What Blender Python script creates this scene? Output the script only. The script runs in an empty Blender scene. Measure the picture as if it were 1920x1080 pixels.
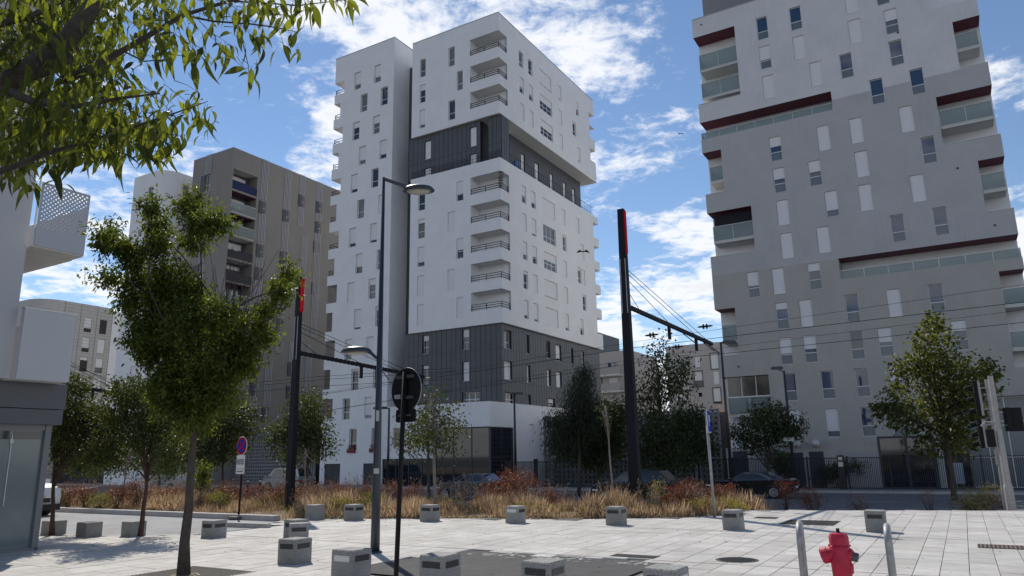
import bpy, math, random
import numpy as np
from mathutils import Vector, Matrix

# ---------------------------------------------------------------- camera
SC = bpy.context.scene
COL = SC.collection
R = math.radians
F_PX, PITCH, ROLL, EYE = 1377.0, R(12.88), R(-0.976), 1.7
_F = Vector((0, math.cos(PITCH), math.sin(PITCH)))
_R0 = Vector((1, 0, 0))
_U0 = _R0.cross(_F)
_R = _R0 * math.cos(ROLL) + _U0 * math.sin(ROLL)
_U = -_R0 * math.sin(ROLL) + _U0 * math.cos(ROLL)
EYEP = Vector((0, 0, EYE))
cd = bpy.data.cameras.new("camera")
cam = bpy.data.objects.new("camera", cd)
COL.objects.link(cam)
cam.matrix_world = Matrix(((_R.x, _U.x, -_F.x, 0), (_R.y, _U.y, -_F.y, 0), (_R.z, _U.z, -_F.z, EYE), (0, 0, 0, 1)))
cd.sensor_width = 36
cd.lens = F_PX / 1920 * 36
cd.clip_start = 0.1
cd.clip_end = 6000
SC.camera = cam

# ---------------------------------------------------------------- light
SUN_AZ, SUN_EL = R(-20.5), R(45.0)          # ahead of the camera, a little to the left
SC.view_settings.view_transform = 'Standard'
SC.view_settings.look = 'None'
SC.view_settings.gamma = 1.0
SC.view_settings.use_curve_mapping = False
SC.view_settings.exposure = 0.31
sd = bpy.data.lights.new("sun", 'SUN')
sd.energy = 3.3
sd.angle = R(0.5)
sd.color = (1.0, 0.93, 0.82)
sun = bpy.data.objects.new("sun", sd)
COL.objects.link(sun)
_sd = Vector((math.sin(SUN_AZ) * math.cos(SUN_EL), math.cos(SUN_AZ) * math.cos(SUN_EL), math.sin(SUN_EL)))
sun.rotation_euler = _sd.to_track_quat('Z', 'Y').to_euler()
sun.location = (-20, 40, 60)

W = bpy.data.worlds.new("World")
SC.world = W
W.use_nodes = True
nt = W.node_tree
nt.nodes.clear()
N = nt.nodes.new
LK = nt.links.new
out = N('ShaderNodeOutputWorld')
bg = N('ShaderNodeBackground')
sky = N('ShaderNodeTexSky')
sky.sky_type = 'NISHITA'
sky.sun_disc = False
sky.sun_elevation = SUN_EL
sky.sun_rotation = SUN_AZ
sky.altitude = 50
sky.air_density = 1.0
sky.dust_density = 0.0
sky.ozone_density = 3.2
bg.inputs['Strength'].default_value = 0.094
# a thin broken cloud layer, laid out on a flat plane high above the town
tc = N('ShaderNodeTexCoord')
sep = N('ShaderNodeSeparateXYZ')
LK(tc.outputs['Generated'], sep.inputs[0])
zc = N('ShaderNodeMath'); zc.operation = 'MAXIMUM'; zc.inputs[1].default_value = 0.03
LK(sep.outputs['Z'], zc.inputs[0])
zp = N('ShaderNodeMath'); zp.operation = 'ADD'; zp.inputs[1].default_value = 0.10
LK(zc.outputs[0], zp.inputs[0])
dx = N('ShaderNodeMath'); dx.operation = 'DIVIDE'
dy = N('ShaderNodeMath'); dy.operation = 'DIVIDE'
LK(sep.outputs['X'], dx.inputs[0]); LK(zp.outputs[0], dx.inputs[1])
LK(sep.outputs['Y'], dy.inputs[0]); LK(zp.outputs[0], dy.inputs[1])
cmb = N('ShaderNodeCombineXYZ')
LK(dx.outputs[0], cmb.inputs['X']); LK(dy.outputs[0], cmb.inputs['Y'])


def wnoise(scale, detail, rough, off, dist=0.0):
    mp = N('ShaderNodeMapping')
    mp.inputs['Location'].default_value = off
    LK(cmb.outputs[0], mp.inputs[0])
    n = N('ShaderNodeTexNoise')
    n.inputs['Scale'].default_value = scale
    n.inputs['Detail'].default_value = detail
    n.inputs['Roughness'].default_value = rough
    n.inputs['Distortion'].default_value = dist
    LK(mp.outputs[0], n.inputs['Vector'])
    return n


def wmath(op, a, b):
    m = N('ShaderNodeMath'); m.operation = op
    for i, v in enumerate((a, b)):
        if isinstance(v, (int, float)):
            m.inputs[i].default_value = v
        else:
            LK(v, m.inputs[i])
    return m.outputs[0]


CLOUD_OFF = (14.0, 6.21, 0)
big = wnoise(0.85, 3, 0.5, CLOUD_OFF)
mid = wnoise(3.2, 7, 0.62, (7.3, 2.2, 1.0), 0.25)
fine = wnoise(11.0, 6, 0.66, (1.3, 4.4, 2.0), 0.3)
cov = wmath('ADD', wmath('MULTIPLY', big.outputs['Fac'], 1.15), wmath('ADD', wmath('MULTIPLY', mid.outputs['Fac'], 0.85), wmath('MULTIPLY', fine.outputs['Fac'], 0.62)))
# more cloud low over the horizon, as usual when one looks through the layer at a slant
low = wmath('MULTIPLY', wmath('SUBTRACT', 0.62, zc.outputs[0]), 0.80)
cov = wmath('ADD', cov, low)
cr = N('ShaderNodeValToRGB')
cr.color_ramp.elements[0].position = 0.0
cr.color_ramp.elements[0].color = (0, 0, 0, 1)
cr.color_ramp.elements[1].position = 1.0
cr.color_ramp.elements[1].color = (1, 1, 1, 1)
mr = N('ShaderNodeMapRange')
mr.inputs['From Min'].default_value = 1.475
mr.inputs['From Max'].default_value = 1.70
mr.interpolation_type = 'SMOOTHSTEP'
LK(cov, mr.inputs['Value'])
shade = N('ShaderNodeMapRange')
shade.inputs['From Min'].default_value = 1.52
shade.inputs['From Max'].default_value = 2.0
shade.inputs['To Min'].default_value = 1.0
shade.inputs['To Max'].default_value = 0.72
LK(cov, shade.inputs['Value'])
ccol = N('ShaderNodeMixRGB'); ccol.blend_type = 'MULTIPLY'; ccol.inputs['Fac'].default_value = 1.0
ccol.inputs['Color1'].default_value = (9.6, 9.7, 10.0, 1)
LK(shade.outputs[0], ccol.inputs['Color2'])
mix = N('ShaderNodeMixRGB')
fac = wmath('MULTIPLY', mr.outputs[0], 0.93)
LK(fac, mix.inputs['Fac'])
LK(sky.outputs[0], mix.inputs['Color1'])
LK(ccol.outputs[0], mix.inputs['Color2'])
LK(mix.outputs[0], bg.inputs['Color'])
LK(bg.outputs[0], out.inputs[0])

# ---------------------------------------------------------------- frame of reference
GR = R(-30.74)                                # the town grid is turned by this
EX = Vector((math.cos(GR), math.sin(GR), 0))  # to the right along the facades
EY = Vector((-math.sin(GR), math.cos(GR), 0)) # away from the square


def G(x, y, z=0.0):
    return EX * x + EY * y + Vector((0, 0, z))


def toG(p):
    return (p.dot(EX), p.dot(EY))


def ray(x, y):
    return (_F * F_PX + _R * (x - 960) + _U * (540 - y)).normalized()


def gp(x, y, z=0.0):                          # the ground point seen at a pixel of the photograph
    d = ray(x, y)
    return EYEP + d * ((z - EYE) / d.z)


def dp(x, y, D):                              # the point seen at a pixel at depth D
    d = ray(x, y)
    return EYEP + d * (D / d.y)


def proj(p):
    d = p - EYEP
    z = d.dot(_F)
    return (960 + F_PX * d.dot(_R) / z, 540 - F_PX * d.dot(_U) / z) if z > 0.05 else (-9999, -9999)


RND = random.Random(7)


def gz(y):                                    # height of the ground at grid depth y
    if y < 21: return 0.0
    if y < 32: return -0.8 * (y - 21) / 11
    return -0.8


# ---------------------------------------------------------------- materials
MATS = {}


def mat(name, col, rough=0.8, metal=0.0, var=0.0, vscale=3.0, bump=0.0, bscale=40.0, streak=0.0, spec=None, speck=None, coat=0.0, objrand=0.0, col2=None, stain=0.0, spots=0.0):
    if name in MATS: return MATS[name]
    m = bpy.data.materials.new(name)
    m.use_nodes = True
    t = m.node_tree
    b = t.nodes['Principled BSDF']
    b.inputs['Base Color'].default_value = (*col, 1)
    b.inputs['Roughness'].default_value = rough
    b.inputs['Metallic'].default_value = metal
    if spec is not None: b.inputs['Specular IOR Level'].default_value = spec
    if coat: b.inputs['Coat Weight'].default_value = coat
    MATS[name] = m
    co = None
    n = t.nodes.new
    l = t.links.new
    tcn = n('ShaderNodeTexCoord')
    cur = None

    def mul(cur, fac_socket, lo, hi, f0=0.3, f1=0.7):
        r = n('ShaderNodeMapRange')
        r.inputs['From Min'].default_value = f0; r.inputs['From Max'].default_value = f1
        r.inputs['To Min'].default_value = lo; r.inputs['To Max'].default_value = hi
        l(fac_socket, r.inputs['Value'])
        x = n('ShaderNodeMixRGB'); x.blend_type = 'MULTIPLY'; x.inputs['Fac'].default_value = 1
        if cur is None: x.inputs['Color1'].default_value = (*col, 1)
        else: l(cur, x.inputs['Color1'])
        l(r.outputs[0], x.inputs['Color2'])
        return x.outputs[0]
    if col2 is not None:
        no = n('ShaderNodeTexNoise'); no.inputs['Scale'].default_value = vscale * 0.5; no.inputs['Detail'].default_value = 4
        l(tcn.outputs['Object'], no.inputs['Vector'])
        r = n('ShaderNodeMapRange'); r.inputs['From Min'].default_value = 0.35; r.inputs['From Max'].default_value = 0.65
        l(no.outputs['Fac'], r.inputs['Value'])
        x = n('ShaderNodeMixRGB')
        l(r.outputs[0], x.inputs['Fac'])
        x.inputs['Color1'].default_value = (*col, 1); x.inputs['Color2'].default_value = (*col2, 1)
        cur = x.outputs[0]
    if var:
        no = n('ShaderNodeTexNoise'); no.inputs['Scale'].default_value = vscale; no.inputs['Detail'].default_value = 6; no.inputs['Roughness'].default_value = 0.65
        l(tcn.outputs['Object'], no.inputs['Vector'])
        cur = mul(cur, no.outputs['Fac'], 1 - var, 1 + var)
    if streak:
        mp = n('ShaderNodeMapping'); mp.inputs['Scale'].default_value = (1.6, 1.6, 0.09)
        l(tcn.outputs['Object'], mp.inputs[0])
        no = n('ShaderNodeTexNoise'); no.inputs['Scale'].default_value = 3.4; no.inputs['Detail'].default_value = 6; no.inputs['Roughness'].default_value = .7
        l(mp.outputs[0], no.inputs['Vector'])
        nb = n('ShaderNodeTexNoise'); nb.inputs['Scale'].default_value = .33; nb.inputs['Detail'].default_value = 3
        l(tcn.outputs['Object'], nb.inputs['Vector'])
        ra = n('ShaderNodeMapRange'); ra.inputs['From Min'].default_value = .50; ra.inputs['From Max'].default_value = .72; l(no.outputs['Fac'], ra.inputs['Value'])
        rb2 = n('ShaderNodeMapRange'); rb2.inputs['From Min'].default_value = .48; rb2.inputs['From Max'].default_value = .64; l(nb.outputs['Fac'], rb2.inputs['Value'])
        mu_ = n('ShaderNodeMath'); mu_.operation = 'MULTIPLY'; l(ra.outputs[0], mu_.inputs[0]); l(rb2.outputs[0], mu_.inputs[1])
        cur = mul(cur, mu_.outputs[0], 1.0, 1 - streak, 0, 1)
    if speck:
        vo = n('ShaderNodeTexNoise'); vo.inputs['Scale'].default_value = speck[0]; vo.inputs['Detail'].default_value = 2
        l(tcn.outputs['Object'], vo.inputs['Vector'])
        cur = mul(cur, vo.outputs['Fac'], 1 - speck[1], 1 + speck[1], 0.35, 0.65)
    if stain:
        ge = n('ShaderNodeNewGeometry')
        for sc, k in ((.55, stain), (2.3, stain * .6)):
            no = n('ShaderNodeTexNoise'); no.inputs['Scale'].default_value = sc; no.inputs['Detail'].default_value = 7; no.inputs['Roughness'].default_value = .7
            l(ge.outputs['Position'], no.inputs['Vector'])
            cur = mul(cur, no.outputs['Fac'], 1 - k, 1 + k * .5, .32, .62)
    if spots:
        ge = n('ShaderNodeNewGeometry')
        vo = n('ShaderNodeTexVoronoi'); vo.inputs['Scale'].default_value = 1.7; vo.inputs['Randomness'].default_value = 1.0
        l(ge.outputs['Position'], vo.inputs['Vector'])
        cur = mul(cur, vo.outputs['Distance'], 1 - spots, 1.0, .030, .055)
    if objrand:
        oi = n('ShaderNodeObjectInfo')
        cur = mul(cur, oi.outputs['Random'], 1 - objrand, 1 + objrand, 0, 1)
    if cur is not None: l(cur, b.inputs['Base Color'])
    if bump:
        no = n('ShaderNodeTexNoise'); no.inputs['Scale'].default_value = bscale; no.inputs['Detail'].default_value = 5
        l(tcn.outputs['Object'], no.inputs['Vector'])
        bp = n('ShaderNodeBump'); bp.inputs['Strength'].default_value = bump; bp.inputs['Distance'].default_value = 0.02
        l(no.outputs['Fac'], bp.inputs['Height'])
        l(bp.outputs[0], b.inputs['Normal'])
    return m


def leafmat(name, col, trans=0.5, var=0.35, col2=None, tt=(2.3, 2.2, .9)):
    if name in MATS: return MATS[name]
    m = bpy.data.materials.new(name); m.use_nodes = True
    t = m.node_tree; t.nodes.clear()
    n = t.nodes.new; l = t.links.new
    o = n('ShaderNodeOutputMaterial')
    at = n('ShaderNodeAttribute'); at.attribute_name = 'tint'
    x = n('ShaderNodeMixRGB')
    c2 = col2 or tuple(min(1, c * 1.7) for c in col)
    x.inputs['Color1'].default_value = (*[c * (1 - var) for c in col], 1)
    x.inputs['Color2'].default_value = (*c2, 1)
    l(at.outputs['Fac'], x.inputs['Fac'])
    d = n('ShaderNodeBsdfPrincipled'); d.inputs['Roughness'].default_value = 0.5
    d.inputs['Specular IOR Level'].default_value = 0.35
    l(x.outputs[0], d.inputs['Base Color'])
    tr = n('ShaderNodeBsdfTranslucent')
    y = n('ShaderNodeMixRGB'); y.blend_type = 'MULTIPLY'; y.inputs['Fac'].default_value = 1
    y.inputs['Color2'].default_value = (*tt, 1)
    l(x.outputs[0], y.inputs['Color1']); l(y.outputs[0], tr.inputs['Color'])
    ms = n('ShaderNodeMixShader'); ms.inputs['Fac'].default_value = trans
    l(d.outputs[0], ms.inputs[1]); l(tr.outputs[0], ms.inputs[2]); l(ms.outputs[0], o.inputs[0])
    MATS[name] = m
    return m


def glassmat(name, col, alpha, rough=0.05):
    if name in MATS: return MATS[name]
    m = bpy.data.materials.new(name); m.use_nodes = True
    t = m.node_tree; t.nodes.clear(); n = t.nodes.new; l = t.links.new
    o = n('ShaderNodeOutputMaterial')
    tb = n('ShaderNodeBsdfTransparent'); tb.inputs['Color'].default_value = (min(1, col[0] * 1.2 + .45), min(1, col[1] * 1.2 + .48), min(1, col[2] * 1.2 + .47), 1)
    d = n('ShaderNodeBsdfPrincipled'); d.inputs['Base Color'].default_value = (*col, 1); d.inputs['Roughness'].default_value = rough
    ms = n('ShaderNodeMixShader'); ms.inputs['Fac'].default_value = alpha
    l(tb.outputs[0], ms.inputs[1]); l(d.outputs[0], ms.inputs[2]); l(ms.outputs[0], o.inputs[0])
    MATS[name] = m
    return m


WHITE = mat('white_plaster', (.80, .805, .81), .85, stain=.03, var=.035, vscale=.5, streak=.12, bump=.1, bscale=60)
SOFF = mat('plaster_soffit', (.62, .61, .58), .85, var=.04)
CLAD = mat('dark_cladding', (.085, .09, .10), .45, var=.12, vscale=1.2, spec=.4)
CLADG = mat('cladding_gap', (.03, .032, .036), .7)
RUP = mat('lilac_grey_plaster', (.665, .66, .66), .85, stain=.045, var=.05, vscale=.45, streak=.16, bump=.1, bscale=50)
RMID = mat('mid_grey_plaster', (.475, .472, .47), .85, stain=.045, var=.05, vscale=.45, streak=.16, bump=.1, bscale=50)
RLOW = mat('beige_grey_plaster', (.44, .425, .39), .85, stain=.045, var=.05, vscale=.45, streak=.16, bump=.1, bscale=50)
BURG = mat('burgundy_soffit', (.13, .012, .035), .6)
GREYT = mat('taupe_render', (.265, .245, .222), .9, var=.06, vscale=.4, streak=.2)
FRAME = mat('white_window_frame', (.72, .72, .72), .45)
DFRAME = mat('dark_window_frame', (.05, .053, .06), .45)
SHUT = mat('roller_shutter', (.76, .76, .765), .6)
GLASS = mat('window_glass', (.012, .016, .024), .04, spec=.9)
CURT = mat('curtained_glass', (.15, .155, .16), .10, spec=.7, var=.2, vscale=6)
GLASSB = mat('sky_painted_glass', (.025, .055, .12), .03, spec=1.0)  # the blue paints reflected sky into the pane colour
FROST = mat('frosted_glass', (.13, .165, .19), .18, spec=.6)
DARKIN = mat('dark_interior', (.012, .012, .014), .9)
RAIL = mat('dark_railing', (.018, .019, .024), .5, metal=.2)
BALG = glassmat('balcony_glass', (.30, .345, .345), .50, .12)
SILL = mat('window_sill', (.55, .55, .55), .5)
NAVY = mat('navy_painted_steel', (.030, .038, .055), .38, spec=.5, var=.08)
LAMPC = mat('lamp_post_paint', (.028, .035, .047), .35, spec=.5, var=.05)
BLACK = mat('black_paint', (.006, .006, .007), .6, spec=.25)
GALV = mat('galvanised_steel', (.33, .34, .345), .58, metal=.5, var=.28, vscale=14)
ALU = mat('brushed_aluminium', (.55, .55, .54), .4, metal=.6, var=.08)
REDL = leafmat('red_light_panel', (.75, .008, .035), .5, 0, (.75, .008, .035), (1.25, 1, 1))
GRAN = mat('granite', (.27, .27, .262), .8, var=.14, vscale=5, speck=(80, .55), objrand=.10, stain=.12, bump=.25, bscale=120)
PLATED = mat('dark_reflector_plate', (.02, .021, .024), .35)
PLATEW = mat('pale_reflector_plate', (.62, .63, .63), .3)
SLAB = mat('paving_slab', (.51, .495, .47), .82, var=.07, vscale=2.2, speck=(160, .10), objrand=.05, bump=.12, bscale=120, stain=.19, spots=.45)
SLAB2 = mat('paving_slab_pale', (.535, .52, .50), .82, var=.07, vscale=2.0, speck=(160, .10), objrand=.05, bump=.12, bscale=120, stain=.19, spots=.45)
SLAB3 = mat('paving_slab_warm', (.475, .455, .43), .82, var=.07, vscale=2.4, speck=(160, .10), objrand=.05, bump=.12, bscale=120, stain=.19, spots=.45)
JOINT = mat('joint_sand', (.19, .18, .165), .95, var=.2, vscale=8)
ASPH = mat('asphalt', (.078, .079, .082), .9, stain=.2, var=.16, vscale=3.5, speck=(180, .5), bump=.5, bscale=200)
ASPHL = mat('worn_asphalt', (.31, .31, .315), .9, stain=.14, var=.09, vscale=1.3, speck=(120, .18), bump=.3, bscale=160)
ROADA = mat('road_asphalt', (.13, .132, .14), .88, var=.13, vscale=1.2, speck=(100, .2), bump=.2, bscale=120)
CONC = mat('concrete_kerb', (.42, .41, .40), .85, var=.12, vscale=3, bump=.2)
GROUNDM = mat('town_ground', (.105, .105, .10), .95, var=.25, vscale=.3)
SOIL = mat('dry_soil', (.17, .125, .085), .95, var=.3, vscale=2.5, bump=.6, bscale=30, col2=(.25, .19, .12))
TRACK = mat('track_bed', (.15, .125, .095), .95, var=.3, vscale=2, bump=.6, bscale=50)
STEEL = mat('rail_steel', (.10, .09, .085), .35, metal=.7)
PAINT = mat('road_paint', (.45, .45, .44), .7, var=.2, vscale=9)
IRON = mat('cast_iron', (.045, .043, .042), .6, metal=.3, var=.3, vscale=20)
RUST = mat('rusty_iron', (.17, .11, .095), .75, var=.25, vscale=20)
BARK = mat('tree_bark', (.075, .062, .05), .95, var=.35, vscale=14, bump=1.0, bscale=35)
BARKR = mat('reddish_bark', (.085, .05, .038), .95, var=.35, vscale=14, bump=1.0, bscale=35)
TWIG = mat('bare_twig', (.07, .052, .045), .95)
PALEBARK = mat('pale_bark', (.27, .245, .22), .9, var=.3, vscale=12, bump=.6)
LATT = mat('pierced_block', (.22, .22, .225), .9, var=.08)

# ---------------------------------------------------------------- mesh helper


class MB:
    def __init__(s):
        s.v = []; s.f = []; s.m = []

    def quad(s, a, b, c, d, m=0):
        i = len(s.v)
        s.v += [tuple(a), tuple(b), tuple(c), tuple(d)]
        s.f.append((i, i + 1, i + 2, i + 3)); s.m.append(m)

    def poly(s, pts, m=0):
        i = len(s.v)
        s.v += [tuple(p) for p in pts]
        s.f.append(tuple(range(i, i + len(pts)))); s.m.append(m)

    def box(s, x0, x1, y0, y1, z0, z1, m=0, mtop=None, bot=True):
        i = len(s.v)
        s.v += [(x0, y0, z0), (x1, y0, z0), (x1, y1, z0), (x0, y1, z0), (x0, y0, z1), (x1, y0, z1), (x1, y1, z1), (x0, y1, z1)]
        fs = [(0, 1, 5, 4), (1, 2, 6, 5), (2, 3, 7, 6), (3, 0, 4, 7), (4, 5, 6, 7)]
        ms = [m, m, m, m, m if mtop is None else mtop]
        if bot: fs.append((3, 2, 1, 0)); ms.append(m)
        s.f += [tuple(i + k for k in q) for q in fs]; s.m += ms
        return s

    def beam(s, p0, p1, w, h, m=0, up=(0, 0, 1)):
        p0 = Vector(p0); p1 = Vector(p1)
        d = (p1 - p0).normalized(); u = Vector(up)
        if abs(d.dot(u)) > .98: u = Vector((0, 1, 0))
        a = d.cross(u).normalized(); u = a.cross(d).normalized()
        i = len(s.v)
        for p in (p0, p1):
            for sa, su in ((-1, -1), (1, -1), (1, 1), (-1, 1)):
                s.v.append(tuple(p + a * sa * w / 2 + u * su * h / 2))
        s.f += [tuple(i + k for k in q) for q in ((0, 1, 2, 3), (7, 6, 5, 4), (0, 4, 5, 1), (1, 5, 6, 2), (2, 6, 7, 3), (3, 7, 4, 0))]
        s.m += [m] * 6
        return s

    def tube(s, pts, rad, n=8, m=0, cap=True):
        pts = [Vector(p) for p in pts]
        k = len(pts)
        if isinstance(rad, (int, float)): rad = [rad] * k
        i0 = len(s.v)
        ref = None
        for i, p in enumerate(pts):
            d = (pts[min(i + 1, k - 1)] - pts[max(i - 1, 0)])
            if d.length < 1e-9: d = Vector((0, 0, 1))
            d.normalize()
            if ref is None:
                ref = d.orthogonal().normalized()
            a = (ref - d * ref.dot(d))
            a = a.normalized() if a.length > 1e-6 else d.orthogonal().normalized()
            ref = a
            b = d.cross(a)
            for j in range(n):
                t = 2 * math.pi * j / n
                s.v.append(tuple(p + (a * math.cos(t) + b * math.sin(t)) * rad[i]))
        for i in range(k - 1):
            for j in range(n):
                j2 = (j + 1) % n
                s.f.append((i0 + i * n + j, i0 + i * n + j2, i0 + (i + 1) * n + j2, i0 + (i + 1) * n + j)); s.m.append(m)
        if cap:
            s.f.append(tuple(i0 + j for j in reversed(range(n)))); s.m.append(m)
            s.f.append(tuple(i0 + (k - 1) * n + j for j in range(n))); s.m.append(m)
        return s

    def lathe(s, prof, n=16, c=(0, 0, 0), m=0, axis=None):
        i0 = len(s.v)
        c = Vector(c)
        if axis is None: ax = Vector((0, 0, 1)); a = Vector((1, 0, 0)); b = Vector((0, 1, 0))
        else:
            ax = Vector(axis).normalized(); a = ax.orthogonal().normalized(); b = ax.cross(a)
        for r, z in prof:
            for j in range(n):
                t = 2 * math.pi * j / n
                s.v.append(tuple(c + ax * z + (a * math.cos(t) + b * math.sin(t)) * r))
        k = len(prof)
        for i in range(k - 1):
            for j in range(n):
                j2 = (j + 1) % n
                s.f.append((i0 + i * n + j, i0 + i * n + j2, i0 + (i + 1) * n + j2, i0 + (i + 1) * n + j)); s.m.append(m)
        s.f.append(tuple(i0 + j for j in reversed(range(n)))); s.m.append(m)
        s.f.append(tuple(i0 + (k - 1) * n + j for j in range(n))); s.m.append(m)
        return s

    def mesh(s, name, mats, smooth=False):
        me = bpy.data.meshes.new(name)
        me.from_pydata(s.v, [], s.f)
        for mm in (mats if isinstance(mats, (list, tuple)) else [mats]): me.materials.append(mm)
        if any(s.m): me.polygons.foreach_set('material_index', s.m)
        if smooth: me.polygons.foreach_set('use_smooth', [True] * len(s.f))
        me.update()
        return me

    def build(s, name, mats, parent=None, loc=(0, 0, 0), rz=0.0, smooth=False, **k):
        return link(name, s.mesh(name, mats, smooth), parent, loc, rz, **k)


def link(name, me, parent=None, loc=(0, 0, 0), rz=0.0, label=None, cat=None, group=None, kind=None):
    o = bpy.data.objects.new(name, me)
    COL.objects.link(o)
    o.location = loc
    o.rotation_euler = (0, 0, rz)
    if parent is not None: o.parent = parent
    tag(o, label, cat, group, kind)
    return o


def tag(o, label=None, cat=None, group=None, kind=None):
    if label: o['label'] = label
    if cat: o['category'] = cat
    if group: o['group'] = group
    if kind: o['kind'] = kind
    return o


def thing(name, label, cat, loc=(0, 0, 0), rz=GR, group=None):
    return link(name, None, None, loc, rz, label, cat, group)


def copy_tree(o, parent=None, loc=None, rz=None, label=None):
    c = o.copy(); COL.objects.link(c)
    if parent is not None: c.parent = parent
    if loc is not None: c.location = loc
    if rz is not None: c.rotation_euler = (0, 0, rz)
    if label: c['label'] = label
    for ch in o.children: copy_tree(ch, c)
    return c
# ---------------------------------------------------------------- ground and roads (grid coordinates)
def sheet(name, polys, m, kind='structure', z=None):
    b = MB()
    for p in polys: b.poly([G(*q) for q in p])
    return b.build(name, m, kind=kind)


def rolled(x0, x1, y0, y1, dz, nx=1):          # a sheet that follows the ground's fall
    ys = sorted({y0, y1} | {y for y in (21, 32) if y0 < y < y1})
    out = []
    for a, c in zip(ys, ys[1:]):
        out.append([(x0, a, gz(a) + dz), (x1, a, gz(a) + dz), (x1, c, gz(c) + dz), (x0, c, gz(c) + dz)])
    return out


gb = MB()
for p in rolled(-1500, 1500, -1500, 1500, -0.06): gb.poly([G(*q) for q in p])
gb.build('ground', GROUNDM, kind='structure')
sheet('bed_soil', rolled(-90, -5.5, 15.6, 25.5, -.03) + rolled(-5.5, 60, 22.5, 25.5, -.03), SOIL)
sheet('road', rolled(-400, 400, 33.2, 49.2, 0.0), ROADA)
sheet('track_bed', rolled(-400, 400, 25.6, 32.8, -0.03), TRACK)
pb = MB()
for p in rolled(-400, 400, 49.5, 53.4, 0.12): pb.poly([G(*q) for q in p])
pb.build('pavement', mat('far_pavement', (.25, .245, .24), .9, var=.1), kind='structure')
kb = MB()
for x in range(-100, 60, 2):
    for y0, y1, zt in ((49.2, 49.5, .13), (32.8, 33.2, .06)):
        if x % 2 == 0:
            i0 = len(kb.v); kb.box(x + .01, x + 1.99, y0, y1, -1.0, -.8 + zt)
            kb.v[i0:] = [tuple(G(*v)) for v in kb.v[i0:]]
kb.build('far_kerb', CONC, kind='stuff')
rb = MB()
for y in (26.9, 28.34, 30.0, 31.44):
    for dy in (0,):
        i0 = len(rb.v); rb.box(-300, 300, y, y + .07, gz(y) - .06, gz(y) + .06)
        rb.v[i0:] = [tuple(G(*v)) for v in rb.v[i0:]]
tr = thing('tram_rail', 'steel tram rails running along the brown track bed', 'tram track', (0, 0, 0), 0)
rb.build('rail', STEEL, tr)
lb = MB()
for x in range(-90, 40, 5):
    lb.poly([G(x, 41.4, -.795), G(x + 2.4, 41.4, -.795), G(x + 2.4, 41.53, -.795), G(x, 41.53, -.795)])
for k in range(0):
    lb.poly([G(-3.2 + k * 1.0, 34.5, -.795), G(-2.7 + k * 1.0, 34.5, -.795), G(-2.7 + k * 1.0, 38.2, -.795), G(-3.2 + k * 1.0, 38.2, -.795)])
lb.build('road_marking', PAINT, kind='structure')

# the square: joints below, slabs on top, one asphalt strip left out
def inside(poly, x, y):
    c = False
    for (x0, y0), (x1, y1) in zip(poly, poly[1:] + poly[:1]):
        if (y0 > y) != (y1 > y) and x < (x1 - x0) * (y - y0) / (y1 - y0) + x0: c = not c
    return c


SQUARE = [(-21.5, 6.0), (-21.5, 10.3), (-19.2, 10.45), (-17.3, 10.9), (-15.9, 11.9), (-15.9, 14.2), (-16.9, 15.6), (-17.8, 16.7), (-13.0, 17.5), (-9.5, 18.5), (-6.9, 19.9), (-5.9, 21.2), (-5.9, 23.0), (-2.0, 24.2), (1.5, 25.2), (8.0, 25.4), (8.0, 3.0), (-21.5, 3.0)]
ASP = [(-8.75, 9.05), (-8.2, 12.0), (-4.35, 11.9), (-4.35, 9.05)]
jb = MB(); jb.poly([G(x, y, -.03 - (.0 if y < 21 else 0)) for x, y in SQUARE])
square = jb.build('plaza', JOINT, kind='structure')
ab = MB(); ab.poly([G(x, y, -.004) for x, y in ASP])
ab.build('asphalt_strip', ASPH, kind='structure')


def rowlist():
    x = -21.6
    while x < 8:
        w = RND.choice((.33, .36, .36, .40, .50))
        y = 2.6 + RND.random() * .6
        while y < 25.6:
            l = RND.choice((.45, .6, .6, .75, .9))
            yield x, y, w, l
            y += l
        x += w


def slabz(y): return gz(y) if y < 21 else 0.0


slabs = []
for x, y, w, l in rowlist():
    cx, cy = x + w / 2, y + l / 2
    if not inside(SQUARE, cx, cy) or inside(ASP, cx, cy): continue
    P = [proj(G(a, b, 0)) for a, b in ((x, y), (x + w, y), (x + w, y + l), (x, y + l))]
    if min(p[0] for p in P) < -300 and max(p[0] for p in P) > 2200: continue
    ar = 0.5 * abs(sum(P[i][0] * P[(i + 1) % 4][1] - P[(i + 1) % 4][0] * P[i][1] for i in range(4)))
    mx = sum(p[0] for p in P) / 4; my = sum(p[1] for p in P) / 4
    vis = 0 < mx < 1920 and 0 < my < 1078
    slabs.append((ar if vis else -1, x, y, w, l))
slabs.sort(key=lambda s: -s[0])
SLM = {}


def slabmesh(w, l, mi):
    k = (w, l, mi)
    if k not in SLM:
        b = MB(); g = .0035; ch = .005
        b.box(g, w - g, g, l - g, -.05, -ch, bot=False)
        b.f.pop(); b.m.pop()
        c = [(g, g), (w - g, g), (w - g, l - g), (g, l - g)]
        d = [(g + ch, g + ch), (w - g - ch, g + ch), (w - g - ch, l - g - ch), (g + ch, l - g - ch)]
        for i in range(4):
            j = (i + 1) % 4
            b.quad((*c[i], -ch), (*c[j], -ch), (*d[j], 0), (*d[i], 0))
        b.quad(*[(*q, 0) for q in d])
        SLM[k] = b.mesh('slab', [SLAB, SLAB2, SLAB3][mi])
    return SLM[k]


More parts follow.
